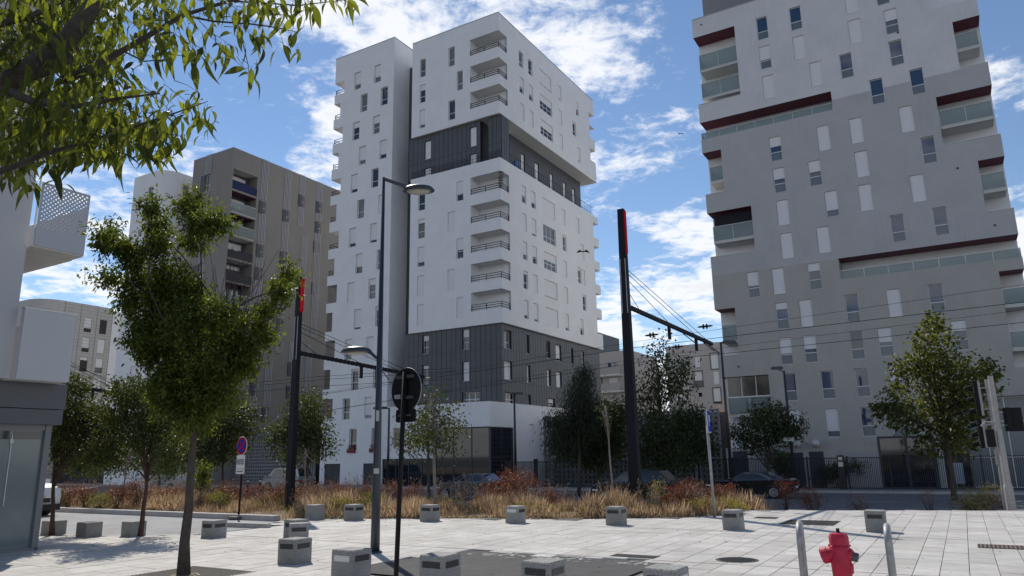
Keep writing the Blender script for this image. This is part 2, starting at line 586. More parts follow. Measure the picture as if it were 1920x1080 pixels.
rest = [MB(), MB(), MB()]
for i, (a, x, y, w, l) in enumerate(slabs):
    mi = RND.choice((0, 0, 0, 1, 1, 2))
    if i < 300:
        o = link('paving_slab', slabmesh(w, l, mi), square)
        o.location = G(x, y, RND.uniform(-.002, .002)); o.rotation_euler = (RND.uniform(-.0015, .0015), RND.uniform(-.0015, .0015), GR)
    else:
        b = rest[mi]; i0 = len(b.v); g = .0045; z = RND.uniform(-.002, .002)
        b.box(x + g, x + w - g, y + g, y + l - g, -.05, z, bot=False)
        b.v[i0:] = [tuple(G(*v)) for v in b.v[i0:]]
rb = MB()
for k, b in enumerate(rest):
    n = len(rb.v); rb.v += b.v; rb.f += [tuple(n + q for q in f) for f in b.f]; rb.m += [k] * len(b.f)
rb.build('paving', [SLAB, SLAB2, SLAB3], square, kind='stuff')
# bicycle symbols worn on the strip
bm_ = MB()
for cx, cy, s in ((-7.3, 11.55, 1), (-6.0, 11.6, 1), (-4.75, 11.5, .8)):
    for r0, r1, ox in ((.20, .26, -.33), (.20, .26, .33)):
        for k in range(14):
            if RND.random() < .6: continue
            a0, a1 = 2 * math.pi * k / 14, 2 * math.pi * (k + 1) / 14
            bm_.poly([G(cx + ox * s + math.cos(a) * r * s, cy + math.sin(a) * r * s * .7, .001) for a, r in ((a0, r0), (a0, r1), (a1, r1), (a1, r0))])
    for (ax, ay), (bx, by) in (((-.33, 0), (-.05, .3)), ((-.05, .3), (.2, .3)), ((.33, 0), (.2, .3)), ((-.33, 0), (.05, 0)), ((.05, 0), (.2, .3)), ((.2, .3), (.22, .42)), ((-.12, .34), (.0, .34))):
        p, q = Vector((cx + ax * s, cy + ay * s)), Vector((cx + bx * s, cy + by * s))
        d = (q - p).normalized() * .03; e = Vector((-d.y, d.x))
        bm_.poly([G(*(p - e), .0015), G(*(q - e), .0015), G(*(q + e), .0015), G(*(p + e), .0015)])
bm_.build('bicycle_marking', mat('worn_paint', (.30, .30, .295), .8, var=.4, vscale=14), kind='structure')

cb_ = MB()
for x0, x1, y in ((-15.2, 7.5, 12.06), (-8.6, 6.0, 17.02)):
    x = x0
    while x < x1:
        l = RND.uniform(.7, 1.1); cb_.poly([G(x, y, .0035), G(x + l - .015, y, .0035), G(x + l - .015, y + .022, .0035), G(x, y + .022, .0035)]); x += l
cb_.build('drain_channel', mat('channel_slot', (.075, .072, .068), .8), kind='structure')
# side street on the left, its kerbs
sheet('side_street', [[(-90, 10.2, -.03), (-17.2, 10.7, -.03), (-15.95, 11.9, -.012), (-15.95, 14.0, -.012), (-17.0, 15.5, -.03), (-90, 15.5, -.03)]], ASPHL)
kt = MB()


def kerbline(b, pts, w, z0, z1, seg=1.0):
    for p, q in zip(pts, pts[1:]):
        p = Vector(p); q = Vector(q); L = (q - p).length; n = max(1, round(L / seg)); d = (q - p) / n
        e = Vector((-d.y, d.x)).normalized() * w
        for i in range(n):
            a = p + d * (i + .006 / d.length); c = p + d * (i + 1 - .006 / d.length)
            i0 = len(b.v)
            b.v += [tuple(G(v.x, v.y, z)) for z in (z0, z1) for v in (a, c, c + e, a + e)]
            b.f += [tuple(i0 + k for k in f) for f in ((0, 1, 5, 4), (1, 2, 6, 5), (2, 3, 7, 6), (3, 0, 4, 7), (4, 5, 6, 7))]; b.m += [0] * 5


kerb = link('kerb', None, kind='structure')
ks = MB(); kerbline(ks, [(-17.4, 15.5), (-90, 15.5)], -.26, -.1, .12)
ks.build('kerb_stone', CONC, kerb, kind='stuff')
kerbline(kt, [(-19.2, 10.45), (-17.3, 10.9), (-15.9, 11.9)], .14, -.1, .004)
kerbline(kt, [(-17.8, 16.7), (-13.0, 17.5), (-9.5, 18.5), (-6.9, 19.9), (-5.9, 21.2), (-5.9, 23.0), (-2.0, 24.2), (1.5, 25.2), (8, 25.4)], .13, -.25, .003)
kt.build('edging', CONC, square, kind='stuff')
ks = MB(); kerbline(ks, [(-17.2, 13.6), (-15.6, 13.7)], .15, -.1, .10)
ks.build('kerb_stub', CONC, kind='structure')

# gratings and covers in the paving
def grate(px, py, w, l, label, m=IRON, bars=12, rows=1, rz=GR):
    p = gp(px, py)
    t = thing('drain_grate', label, 'drain grate', (p.x, p.y, .004), rz)
    b = MB(); b.box(-w / 2, w / 2, -l / 2, l / 2, -.05, .0)
    b.build('frame', mat('grate_pit', (.018, .017, .016), .9), t)
    b = MB()
    for i in range(bars):
        for j in range(rows):
            x0 = -w / 2 + .03 + (w - .06) * i / bars; y0 = -l / 2 + .03 + (l - .06) * j / rows
            b.box(x0 + .004, x0 + (w - .06) / bars * .55, y0 + .004, y0 + (l - .06) / rows * .9, .0005, .006)
    o = b.build('grid', m, t, kind='stuff')
    return t


grate(1190, 1043, .8, .36, 'narrow slotted iron drain grate by the asphalt corner', bars=14)
grate(1520, 980, 1.2, 1.3, 'large square mesh iron grate crossed by a thin shadow', bars=18, rows=10)
grate(1437, 971, .58, .5, 'small iron cover near the plaza corner behind the bollard', bars=8, rows=3)
grate(1893, 1026, .95, .62, 'rusty brown slotted drain grate at the right edge', RUST, bars=14)
p = gp(1382, 1050)
t = thing('manhole_cover', 'round cast iron manhole cover with pebbled top', 'manhole cover', (p.x, p.y, .003))
b = MB(); b.lathe([(.34, -.03), (.34, .0), (.30, .0015)], 28); b.build('rim', IRON, t)
b = MB()
for i in range(-9, 10):
    for j in range(-9, 10):
        if i * i + j * j < 84: b.box(i * .031 - .009, i * .031 + .009, j * .031 - .009, j * .031 + .009, .0, .007)
b.build('stud', IRON, t, kind='stuff')


# ---------------------------------------------------------------- facades and windows
Zv = Vector((0, 0, 1))


def facade(b, O, A, Nn, a0, a1, z0, z1, holes, dflt=.25, m=0, bands=None, edge=0, open_l=False, open_r=False):
    """wall from a0..a1, z0..z1 with recessed holes (a0,a1,z0,z1,depth,soffit material); edge>0 gives the outer rim that depth"""
    O = Vector(O); A = Vector(A); Nn = Vector(Nn)

    def P(a, z, d=0.0): return O + A * a + Zv * z - Nn * d
    aa = sorted({a0, a1} | {min(max(v, a0), a1) for h in holes for v in h[:2]})
    zz = sorted({z0, z1} | {min(max(v, z0), z1) for h in holes for v in h[2:4]} | {v for v, _ in (bands or []) if z0 < v < z1})

    def mm(z):
        r = m
        for v, k in (bands or []):
            if z >= v: r = k
        return r
    for za, zb in zip(zz, zz[1:]):
        run = None
        for p, q in list(zip(aa, aa[1:])) + [(None, None)]:
            solid = p is not None and q - p > 1e-6 and not any(h[0] < (p + q) / 2 < h[1] and h[2] < (za + zb) / 2 < h[3] for h in holes)
            if solid and run is None: run = p
            if not solid and run is not None and (p is None or q - p > 1e-6):
                e = p if p is not None else a1
                b.quad(P(run, za), P(e, za), P(e, zb), P(run, zb), mm((za + zb) / 2)); run = None
    for h in holes:
        l, r, c, t = h[:4]
        d = h[4] if len(h) > 4 and h[4] else dflt
        ms = h[5] if len(h) > 5 and h[5] is not None else mm((c + t) / 2)
        w = mm((c + t) / 2)
        L, Rr, C, T = max(l, a0), min(r, a1), max(c, z0), min(t, z1)
        if l > a0 + 1e-6: b.quad(P(L, C), P(L, T), P(L, T, d), P(L, C, d), w)
        if r < a1 - 1e-6: b.quad(P(Rr, T), P(Rr, C), P(Rr, C, d), P(Rr, T, d), w)
        if c > z0 + 1e-6: b.quad(P(Rr, C), P(L, C), P(L, C, d), P(Rr, C, d), w)
        if t < z1 - 1e-6: b.quad(P(L, T), P(Rr, T), P(Rr, T, d), P(L, T, d), ms)
    if edge:
        for side, a in ((0, a0), (1, a1)):
            for za, zb in zip(zz, zz[1:]):
                zc_ = (za + zb) / 2
                ac = a + (1e-3 if side == 0 else -1e-3)
                if not any(h[0] < ac < h[1] and h[2] < zc_ < h[3] for h in holes):
                    b.quad(P(a, za), P(a, zb), P(a, zb, edge), P(a, za, edge), mm(zc_))
        b.quad(P(a0, z1), P(a1, z1), P(a1, z1, edge), P(a0, z1, edge), mm(z1 - .01))
        b.quad(P(a0, z0), P(a1, z0), P(a1, z0, edge), P(a0, z0, edge), mm(z0 + .01))


WM = {}
WR = random.Random(5)


def wmesh(kind, *k):
    key = (kind,) + k
    if key in WM: return WM[key]
    b = MB()
    if kind == 'frame':
        w, h, tr, mu, fm, dep = k
        f = .055
        b.box(0.005, f, dep, dep + .07, 0.005, h - .005); b.box(w - f, w - .005, dep, dep + .07, 0.005, h - .005)
        b.box(f, w - f, dep, dep + .07, .005, f); b.box(f, w - f, dep, dep + .07, h - f, h - .005)
        if tr: b.box(f, w - f, dep + .004, dep + .068, h * tr - .03, h * tr + .03)
        for q in range(mu):
            x = w * (q + 1) / (mu + 1)
            b.box(x - .035, x + .035, dep + .006, dep + .066, f, h - f)
        b.box(.01, w - .01, -.025, dep, .0, .022)
        me = b.mesh('frame', MATS[fm])
    elif kind == 'pane':
        w, h, gm = k
        b.box(0, w, 0, .012, 0, h); me = b.mesh('pane', MATS[gm])
    elif kind == 'shutter':
        w, h = k
        n = max(3, int(h / .085))
        for i in range(n):
            z = h * i / n
            b.quad((0, .0, z), (w, .0, z), (w, -.010, z + h / n * .85), (0, -.010, z + h / n * .85))
            b.quad((0, -.010, z + h / n * .85), (w, -.010, z + h / n * .85), (w, 0, z + h / n), (0, 0, z + h / n))
        b.box(0, w, .002, .03, 0, h)
        me = b.mesh('shutter', SHUT)
    WM[key] = me
    return me


def q2(v, s=.05): return round(round(v / s) * s, 3)


def window(parent, O, A, Nn, a0, a1, z0, z1, sh=0, glass='window_glass', low=None, tr=.36, mu=0, fm='white_window_frame', dep=.14, name='window'):
    O = Vector(O); A = Vector(A); Nn = Vector(Nn)
    w, h = q2(a1 - a0), q2(z1 - z0)
    if glass == 'window_glass' and WR.random() < .28: glass = 'curtained_glass'
    if glass == 'sky_painted_glass' and WR.random() < .12: glass = 'curtained_glass'
    ang = math.atan2(A.y, A.x)
    o = link(name, wmesh('frame', w, h, tr, mu, fm, dep), parent)
    o.location = O + A * a0 + Zv * z0
    o.rotation_euler = (0, 0, ang)
    f = .055
    top0 = h * tr + .03 if tr else f
    if sh < .97:
        for q in range(mu + 1):
            x0 = f if q == 0 else w * q / (mu + 1) + .035
            x1 = w - f if q == mu else w * (q + 1) / (mu + 1) - .035
            p = link('pane', wmesh('pane', round(x1 - x0, 3), round(h - f - top0, 3), glass), o); p.location = (x0, dep + .03, top0)
            if tr:
                p = link('pane', wmesh('pane', round(x1 - x0, 3), round(h * tr - .03 - f, 3), low or glass), o); p.location = (x0, dep + .03, f)
    if sh > 0:
        hh = q2((h - .02) * sh, .1)
        s = link('shutter', wmesh('shutter', round(w - .03, 3), hh), o); s.location = (.015, dep - .035, h - .01 - hh)
    return o


def railing(parent, pts, z, h, rails=3, step=1.3, m=RAIL, r=.024, name='railing'):
    b = MB()
    for k in range(rails):
        zz_ = z + h * (k + 1) / rails
        for p, q in zip(pts, pts[1:]): b.beam((*p, zz_), (*q, zz_), r * 2, r * 2)
    for p, q in zip(pts, pts[1:]):
        n = max(1, round((Vector(q) - Vector(p)).length / step))
        for i in range(n + 1):
            t = i / n
            x = p[0] + (q[0] - p[0]) * t; y = p[1] + (q[1] - p[1]) * t
            b.beam((x, y, z), (x, y, z + h), r * 2, r * 2)
    return b.build(name, m, parent)


AX, AY = Vector((1, 0, 0)), Vector((0, 1, 0))
# ---------------------------------------------------------------- white tower
C0x, C0y = -32.96, 53.70
TB = -0.9
wt = thing('apartment_tower', 'tall white apartment tower with dark clad bands and corner loggias', 'building', G(C0x, C0y, 0))
LD = 1.5   # depth of the loggias
tops_low = [15.78, 18.58, 21.40, 24.20, 27.02]
tops_up = [35.64, 38.46, 41.32]


def add_windows(parent, b_holes, O, A, Nn, lst, **kw):
    for w in lst:
        a0, a1, zt, h, sh = w[:5]
        k = dict(kw)
        if a1 - a0 > 1.6: k['mu'] = 2
        window(parent, O, A, Nn, a0, a1, zt - h, zt, sh, **k)
        b_holes.append((a0, a1, zt - h, zt, None, None))


# front faces, x measured to the right from the corner (negative)
FO, FA, FN = (0, 0, 0), AX, -AY
hol = []
U3 = [(-9.42, -8.62), (-5.88, -5.06), (-4.90, -4.10)]
sh_low = {(0, 4): 0, (0, 3): .25, (0, 2): .75, (0, 1): 1, (0, 0): 1}
lw = []
for i, zt in enumerate(tops_low):
    lw.append((-9.45, -8.6, zt - .05 + .02 * 0, 1.95, [1, 1, .8, .2, 0][i]))
lw += [(-4.90, -4.12, 15.85, 1.95, 1), (-5.9, -5.07, 18.62, 1.95, 1), (-4.90, -4.12, 21.46, 1.95, .55), (-5.9, -5.07, 24.22, 1.95, 1), (-4.90, -4.12, 27.05, 1.95, .6)]
add_windows(wt, hol, FO, FA, FN, lw)
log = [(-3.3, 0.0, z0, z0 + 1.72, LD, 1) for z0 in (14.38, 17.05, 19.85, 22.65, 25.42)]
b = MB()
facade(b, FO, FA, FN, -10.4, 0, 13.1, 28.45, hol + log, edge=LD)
for h in log: b.box(-3.35, -.0, LD, LD + .02, h[2] - .3, h[3] + .3, 0)
# right face of the same block
RO, RA, RN = (0, 0, 0), AY, AX
rh = []
RL = []
shs = [[.8, .85, 1, .8, .6], [.2, 1, .95, 1, .1], [.7, .6, .45, 1, .2], [1, .85, 0, .1, 1], [.55, .65, 1, 1, 1]]
for i, zt in enumerate(tops_low):
    last = [(15.65, 16.5), (16.55, 17.4), (15.6, 16.45), (16.55, 17.4), (15.6, 16.42)][i]
    if i == 2: RL.append((16.6, 17.4, zt - .1, 1.75, 1))
    for (c0, c1), s in zip(((3.84, 4.7), (5.7, 6.58), (7.98, 10.68), (12.2, 13.05), last), shs[i]):
        RL.append((c0, c1, zt - .02, 1.75, s))
add_windows(wt, rh, RO, RA, RN, RL)
rend = [(19.9, 21.6, z, z + 1.85, LD, 1) for z in (14.3, 17.0, 19.8, 22.55)]
b2 = MB()
facade(b, RO, RA, RN, LD, 21.45, 13.1, 28.45, rh + [(20.1, 21.5, z, z + 1.75, 1.2, 1) for z in (14.75, 17.6, 20.35, 23.1, 25.9)], edge=.2)
b.box(-10.39, -.35, LD + .002, 20.05, 13.1, 28.44, 0)
b.box(-10.39, -1.21, 20.05, 21.4, 13.1, 28.44, 0)
b.quad((-10.39, .01, 28.42), (-.01, .01, 28.42), (-.01, 21.4, 28.42), (-10.39, 21.4, 28.42))
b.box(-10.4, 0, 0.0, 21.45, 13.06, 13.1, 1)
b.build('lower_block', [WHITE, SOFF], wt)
for i, z0 in enumerate((14.38, 17.05, 19.85, 22.65, 25.42)):
    railing(wt, [(-3.28, .1), (-.1, .1), (-.1, LD - .05)], z0 - .02, .62, 3)
    ob = window(wt, (0, LD, 0), AX, -AY, -2.3, -.7, z0 - .7, z0 + 1.25, [.75, .8, .7, .9, .4][i], dep=.02, tr=0, mu=1, name='balcony_door')
pl = MB()
for k in range(160):
    x, z = RND.uniform(-.5, -.02), RND.uniform(25.4, 27.1)
    pl.quad((x, .3, z), (x + .12, .25, z + .03), (x + .16, .4, z + .15), (x + .02, .4, z + .12))
pl.build('balcony_plant', leafmat('plant_leaf', (.05, .07, .025)), wt, kind='stuff')
# upper block
hol = []
add_windows(wt, hol, FO, FA, FN, [(-9.42, -8.7, tops_up[2] - .1, 2.0, 0), (-9.42, -8.7, tops_up[1] - .08, 2.0, .3), (-9.42, -8.7, tops_up[0], 2.0, .8),
                                  (-5.86, -5.12, tops_up[2] + .1, 2.1, 0), (-4.86, -4.16, tops_up[1] + .05, 2.05, 0), (-5.86, -5.06, tops_up[0], 2.05, 0)])
log = [(-3.3, 0.0, z0, z0 + 1.74, LD, 1) for z0 in (34.1, 36.85, 39.72)]
b = MB()
facade(b, FO, FA, FN, -10.4, 0, 32.9, 43.35, hol + log, edge=LD)
for h in log: b.box(-3.35, -.0, LD, LD + .02, h[2] - .3, h[3] + .3, 0)
rh = []
RL = []
shs = [[1, 1, .45, 1, .85], [.55, .6, .4, 1, .1], [0, 0, .85, .85, .5]]
for i, zt in enumerate(tops_up):
    last = [(16.6, 17.45), (15.65, 16.5), (16.72, 17.45)][i]
    for (c0, c1), s in zip(((3.84, 4.7), (5.72, 6.58), (8.02, 10.73), (12.24, 13.08), last), shs[i]):
        RL.append((c0, c1, zt - .02, 1.75, s))
add_windows(wt, rh, RO, RA, RN, RL)
facade(b, RO, RA, RN, LD, 21.6, 32.9, 43.35, rh + [(20.2, 21.7, z, z + 1.5, 1.3, 1) for z in (35.3, 38.2)] + [(20.2, 21.7, 39.75, 41.35, 1.3, 1)], edge=.2)
b.box(-10.39, -.35, LD + .002, 20.15, 32.9, 43.2, 0)
b.box(-10.39, -1.31, 20.15, 21.55, 32.9, 43.2, 0)
b.box(-10.4, 0, 0.0, 21.6, 32.86, 32.9, 1)
b.build('upper_block', [WHITE, SOFF], wt)
for q in ((-10.43, .03, -.03, .12), (-.12, .03, .12, 21.6)):
    cb = MB(); cb.box(*q, 43.352, 43.41); cb.build('coping', GALV, wt)
for i, z0 in enumerate((34.1, 36.85, 39.72)):
    railing(wt, [(-3.28, .1), (-.1, .1), (-.1, LD - .05)], z0 - .02, .6, 3)
    window(wt, (0, LD, 0), AX, -AY, -2.4, -.8, z0 - .7, z0 + 1.3, [.4, .6, 1][i], dep=.02, tr=0, mu=1, name='balcony_door')


def cladding(parent, O, A, Nn, a0, a1, z0, z1, holes, step=.55, single=True, name='cladding_panel', th=.045, m=CLAD):
    """vertical standing panels between the windows; each its own part when single"""
    O = Vector(O); A = Vector(A); Nn = Vector(Nn)
    n = max(1, round((a1 - a0) / step)); st = (a1 - a0) / n
    bb = MB()
    for i in range(n):
        l, r = a0 + i * st, a0 + (i + 1) * st
        segs = [(l, r, z0, z1)]
        for h in holes:
            ns = []
            for s in segs:
                if h[1] <= s[0] + .001 or h[0] >= s[1] - .001 or h[3] <= s[2] or h[2] >= s[3]: ns.append(s); continue
                if h[2] - s[2] > .05: ns.append((s[0], s[1], s[2], h[2]))
                if s[3] - h[3] > .05: ns.append((s[0], s[1], h[3], s[3]))
                zl, zh = max(h[2], s[2]), min(h[3], s[3])
                if h[0] - s[0] > .04: ns.append((s[0], h[0], zl, zh))
                if s[1] - h[1] > .04: ns.append((h[1], s[1], zl, zh))
            segs = ns
        for s in segs:
            b = MB() if single else bb
            g = .02
            c = O + A * (s[0] + g) + Zv * (s[2] + g * .6); w = s[1] - s[0] - 2 * g; h_ = s[3] - s[2] - g * 1.2
            if w < .02: continue
            for q in ([(0, 0), (w, 0), (w, h_), (0, h_)],):
                p = [c + A * x + Zv * z + Nn * th for x, z in q]; k = [c + A * x + Zv * z for x, z in q]
                b.quad(*p)
                for j in range(4): b.quad(k[j], k[(j + 1) % 4], p[(j + 1) % 4], p[j])
            if single: b.build(name, m, parent)
    if not single: bb.build(name + '_field', m, parent, kind='stuff')


# dark base, three storeys
bf = []
add_windows(wt, bf, (0, .25, 0), AX, -AY, [(-8.9, -8.18, 12.78, 1.75, .3), (-4.4, -3.68, 12.9, 1.85, .4), (-8.9, -8.18, 9.98, 1.75, .2), (-4.4, -3.68, 9.98, 1.75, 1), (-4.42, -2.57, 7.25, 1.0, 0)], dep=.2)
br_ = []
base_r = [(.02, 1.3, 12.55, 1.65, 0), (3.96, 4.5, 12.6, 1.75, 0), (7.87, 8.6, 12.5, 1.65, 0), (9.81, 10.99, 12.4, 1.6, .8), (13.28, 13.7, 12.4, 1.6, 0), (15.75, 16.3, 12.35, 1.6, 1),
          (.02, 1.35, 9.82, 1.63, 1), (3.99, 4.58, 9.8, 1.62, 1), (7.88, 8.6, 9.75, 1.6, 1), (9.77, 10.92, 9.7, 1.5, 1), (13.3, 13.8, 9.7, 1.55, 1), (.1, 1.84, 7.1, .95, 0), (4.02, 4.57, 7.08, .95, 0), (7.98, 9.31, 7.0, .9, .5)]
base_r = [(a + .6, c + .6, z, h, s) for a, c, z, h, s in base_r]
add_windows(wt, br_, (-.3, 0, 0), AY, AX, base_r, dep=.2)
b = MB()
facade(b, (0, .25, 0), AX, -AY, -11.0, -.3, 6.1, 13.08, bf, .35)
facade(b, (-.3, 0, 0), AY, AX, .25, 20.9, 6.1, 13.08, br_, .35)
b.box(-11.0, -.66, .62, 20.9, 6.1, 13.06)
b.build('dark_base', [CLADG], wt)
for z0, z1 in ((6.15, 8.05), (8.05, 10.85), (10.85, 13.06)):
    cladding(wt, (0, .25, 0), AX, -AY, -11.0, -.26, z0, z1, bf)
    cladding(wt, (-.3, 0, 0), AY, AX, .21, 20.9, z0, z1, br_, step=.5, single=False)
# dark band, two storeys, set back on the right behind a terrace
bf = []
add_windows(wt, bf, (0, .35, 0), AX, -AY, [(-8.95, -8.2, 32.25, 1.9, 1), (-3.55, -2.82, 32.35, 1.95, 1), (-3.55, -2.82, 29.6, 1.15, 1), (-8.95, -8.2, 29.4, .95, 1)], dep=.12)
br_ = []
add_windows(wt, br_, (-1.6, 0, 0), AY, AX, [(6.6, 7.3, 31.6, 2.0, 1), (9.5, 10.3, 31.6, 2.0, 1), (12.8, 13.5, 31.5, 2.0, 1), (15.9, 16.6, 31.5, 2.0, .8), (18.2, 18.9, 31.5, 2.0, 1), (8.2, 9.0, 29.9, 1.4, 1)][:5], dep=.12)
b = MB()
facade(b, (0, .35, 0), AX, -AY, -10.9, -2.35, 28.4, 32.88, bf, .3)
facade(b, (-1.6, 0, 0), AY, AX, 4.4, 20.4, 28.4, 32.88, br_, .3)
b.box(-10.9, -1.92, 4.4, 20.4, 28.4, 32.86)
b.box(-10.9, -2.35, .68, 4.4, 28.4, 32.86)
b.box(-1.45, -.06, .36, 1.7, 28.4, 32.86)
b.build('dark_band', [CLADG], wt)
wb_ = MB(); wb_.box(-2.34, -1.95, 2.6, 4.38, 28.45, 32.86); wb_.box(-2.34, -1.62, 4.3, 4.39, 28.45, 32.86)
wb_.build('terrace_wall', WHITE, wt)
for z0, z1 in ((28.45, 30.1), (30.1, 32.86)):
    cladding(wt, (0, .35, 0), AX, -AY, -10.9, -2.35, z0, z1, bf)
    cladding(wt, (0, .36, 0), AX, -AY, -1.45, -.06, z0, z1, [], step=.46)
    cladding(wt, (-.06, 0, 0), AY, AX, .36, 1.7, z0, z1, [], step=.45, single=False)
    cladding(wt, (-1.6, 0, 0), AY, AX, 4.4, 20.4, z0, z1, br_, step=.42, single=False)
tr_b = MB()
for k in range(48):
    y = .1 + k * .42
    tr_b.beam((-.08, y, 28.4), (-.08, y, 29.45), .02, .02)
for z in (28.7, 29.45): tr_b.beam((-.08, .1, z), (-.08, 20.3, z), .035, .035)
for k in range(25):
    tr_b.beam((-10.3 + k * .425, .06, 28.4), (-10.3 + k * .425, .06, 29.2), .02, .02)
for z in (28.65, 28.95, 29.2): tr_b.beam((-10.35, .06, z), (-.08, .06, z), .03, .03)
tr_b.build('terrace_railing', RAIL, wt)
bx = MB(); bx.box(-.5, -.25, 3.2, 3.7, 28.5, 29.3); bx.build('blue_box', mat('blue_plastic', (.03, .15, .45), .5), wt)
# left wing
hol = []
wl = []
rows = [(42.45, .7, .65), (39.57, 0, 0), (36.6, .3, .4), (33.6, .75, .75), (30.7, .8, 0), (27.71, 0, 1), (24.82, .8, .85), (21.92, .65, 0), (19.06, 1, .3), (16.2, .9, .2), (13.26, .3, 1), (10.25, .1, .1), (7.44, 0, .85), (4.48, 0, 0)]
for i, (zt, s1, s2) in enumerate(rows):
    o = 0 if i % 2 == 0 else -1.0
    e = .08 if i > 9 else 0
    wl.append((-18.38 - o - e, -17.42 - o - e, zt, 2.05, s1)); wl.append((-15.57 - o - e, -14.62 - o - e, zt, 2.05, s2))
add_windows(wt, hol, FO, FA, FN, wl, dep=.2)
doors = [(-20.6, -18.5, TB, 1.25, .15), (-15.6, -14.2, TB, 1.25, .15)]
bal = []
nb = [(40.56, 42.0, 0), (37.66, 39.48, 1), (34.75, 36.57, 0), (31.88, 33.68, 1), (28.87, 30.7, 0), (25.96, 27.85, 1), (22.98, 24.86, 0), (20.12, 21.95, 1), (17.23, 19.1, 0), (14.28, 16.23, 1), (11.44, 13.35, 0), (8.46, 10.42, 1), (5.56, 7.5, 0)]
for z0, z1, k in nb: bal.append((-21.2, (-19.8, -20.28)[k], z0, z1, 1.4, 1))
b = MB()
facade(b, FO, FA, FN, -21.2, -12.85, TB, 44.95, hol + bal + doors, .3, edge=1.4)
b.box(-19.75, -12.85, 1.4, 15, TB, 44.9)
b.box(-21.18, -19.74, 3.2, 15, TB, 44.9)
b.build('wing_block', [WHITE, SOFF], wt)
for q in ((-21.23, -12.82, -.03, .12), (-12.97, -12.82, .12, 15)):
    cb = MB(); cb.box(*q, 44.952, 45.01); cb.build('coping', GALV, wt)
for z0, z1, k in nb:
    if z0 > 18: railing(wt, [(-21.1, 2.9), (-21.1, .12), ((-19.85, -20.32)[k], .12)], z0, .55, 2, step=1.0)
    else:
        sb = MB()
        for q in range(9):
            x = -21.15 + q * ((1.3, .85)[k] / 8); sb.beam((x, .18, z0), (x, .18, z1), .03, .03)
        sb.build('balcony_screen', RAIL, wt)
for a0, a1, z0, z1, d in doors:
    db = MB(); db.box(a0 + .02, a1 - .02, d - .04, d, z0, z1 - .02); db.box((a0 + a1) / 2 - .01, (a0 + a1) / 2 + .01, d - .055, d - .03, z0, z1 - .05)
    db.build('door', mat('dark_blue_door', (.022, .028, .045), .5), wt)
for a in (-17.55, -14.75):
    fb = MB(); fb.box(a, a + .95, -.2, .05, 2.25, 2.6)
    for k in range(60):
        x, z = a + RND.random() * .95, 2.6 + RND.random() * .35
        fb.quad((x, -.15, z), (x + .08, -.2, z), (x + .1, -.1, z + .07), (x, -.05, z + .07), 1)
    fb.build('flower_box', [mat('dark_red_box', (.16, .015, .02), .6), leafmat('red_flower', (.35, .02, .03), .3)], wt)
# recess between wing and blocks
b = MB(); b.box(-12.84, -10.38, 2.6, 14, TB, 42.6); b.build('recess_wall', CLADG, wt)
cladding(wt, (0, 2.58, 0), AX, -AY, -12.8, -10.4, 6.2, 42.5, [], step=.8, single=True)
b = MB(); b.tube([(-11.2, 2.35, 6), (-11.2, 2.35, 42.3)], .09, 8)
for z in range(8, 42, 5): b.tube([(-11.2, 2.35, z), (-11.2, 2.35, z + .15)], .13, 8)
b.build('downpipe', RAIL, wt)
# podium with the corner glazing
PY = -2.2
b = MB()
gl = [(-5.6, 0.0, TB, 4.10, 1.2, 0), (-11.4, -5.6, TB, 1.62, .5, 0)]
ph = []
add_windows(wt, ph, (0, PY, 0), AX, -AY, [(-10.2, -9.2, 4.3, 1.75, 0)])
facade(b, (0, PY, 0), AX, -AY, -11.4, 0, TB, 6.15, gl + ph, edge=0)
rp = []
add_windows(wt, rp, (0, 0, 0), AY, AX, [(4.4, 5.2, 4.45, 1.9, 1), (7.6, 8.4, 4.45, 1.9, 1)])
facade(b, (0, 0, 0), AY, AX, PY, 20.6, TB, 6.15, [(PY, 1.65, TB, 4.08, 1.2, 0), (5.0, 5.85, TB, 1.45, .2, 0)] + rp)
b.quad((-11.4, PY, 6.14), (0, PY, 6.14), (0, 20.6, 6.14), (-11.4, 20.6, 6.14))
b.quad((-11.4, PY, TB), (-11.4, 6, TB), (-11.4, 6, 6.15), (-11.4, PY, 6.15))
b.build('podium', [WHITE, SOFF], wt)
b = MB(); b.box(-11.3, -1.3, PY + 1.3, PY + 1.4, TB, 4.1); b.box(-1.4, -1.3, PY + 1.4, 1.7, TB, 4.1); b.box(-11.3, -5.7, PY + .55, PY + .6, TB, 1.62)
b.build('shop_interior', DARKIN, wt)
b = MB(); b.tube([(-.9, PY + .9, TB), (-.9, PY + .9, 4.1)], .2, 14); b.build('column', mat('pale_column', (.42, .45, .44), .6), wt)


def curtain(parent, O, A, Nn, a0, a1, z0, z1, cols, rows, m='window_glass', fm=DFRAME, fw=.06):
    O = Vector(O); A = Vector(A); ang = math.atan2(A.y, A.x)
    f = MB(); n = cols
    for i in range(n + 1):
        x = a0 + (a1 - a0) * i / n; f.box(x - fw / 2, x + fw / 2, -.02, .09, z0, z1)
    for z in rows: f.box(a0, a1, -.012, .08, z - fw / 2, z + fw / 2)
    fo = f.build('mullions', fm, parent, O, ang)
    zs = sorted(rows)
    for i in range(n):
        for za, zb in zip(zs, zs[1:]):
            p = MB(); w = (a1 - a0) / n
            p.box(a0 + w * i + fw / 2, a0 + w * (i + 1) - fw / 2, .03, .042, za + fw / 2, zb - fw / 2)
            p.build('pane', MATS[m], fo)


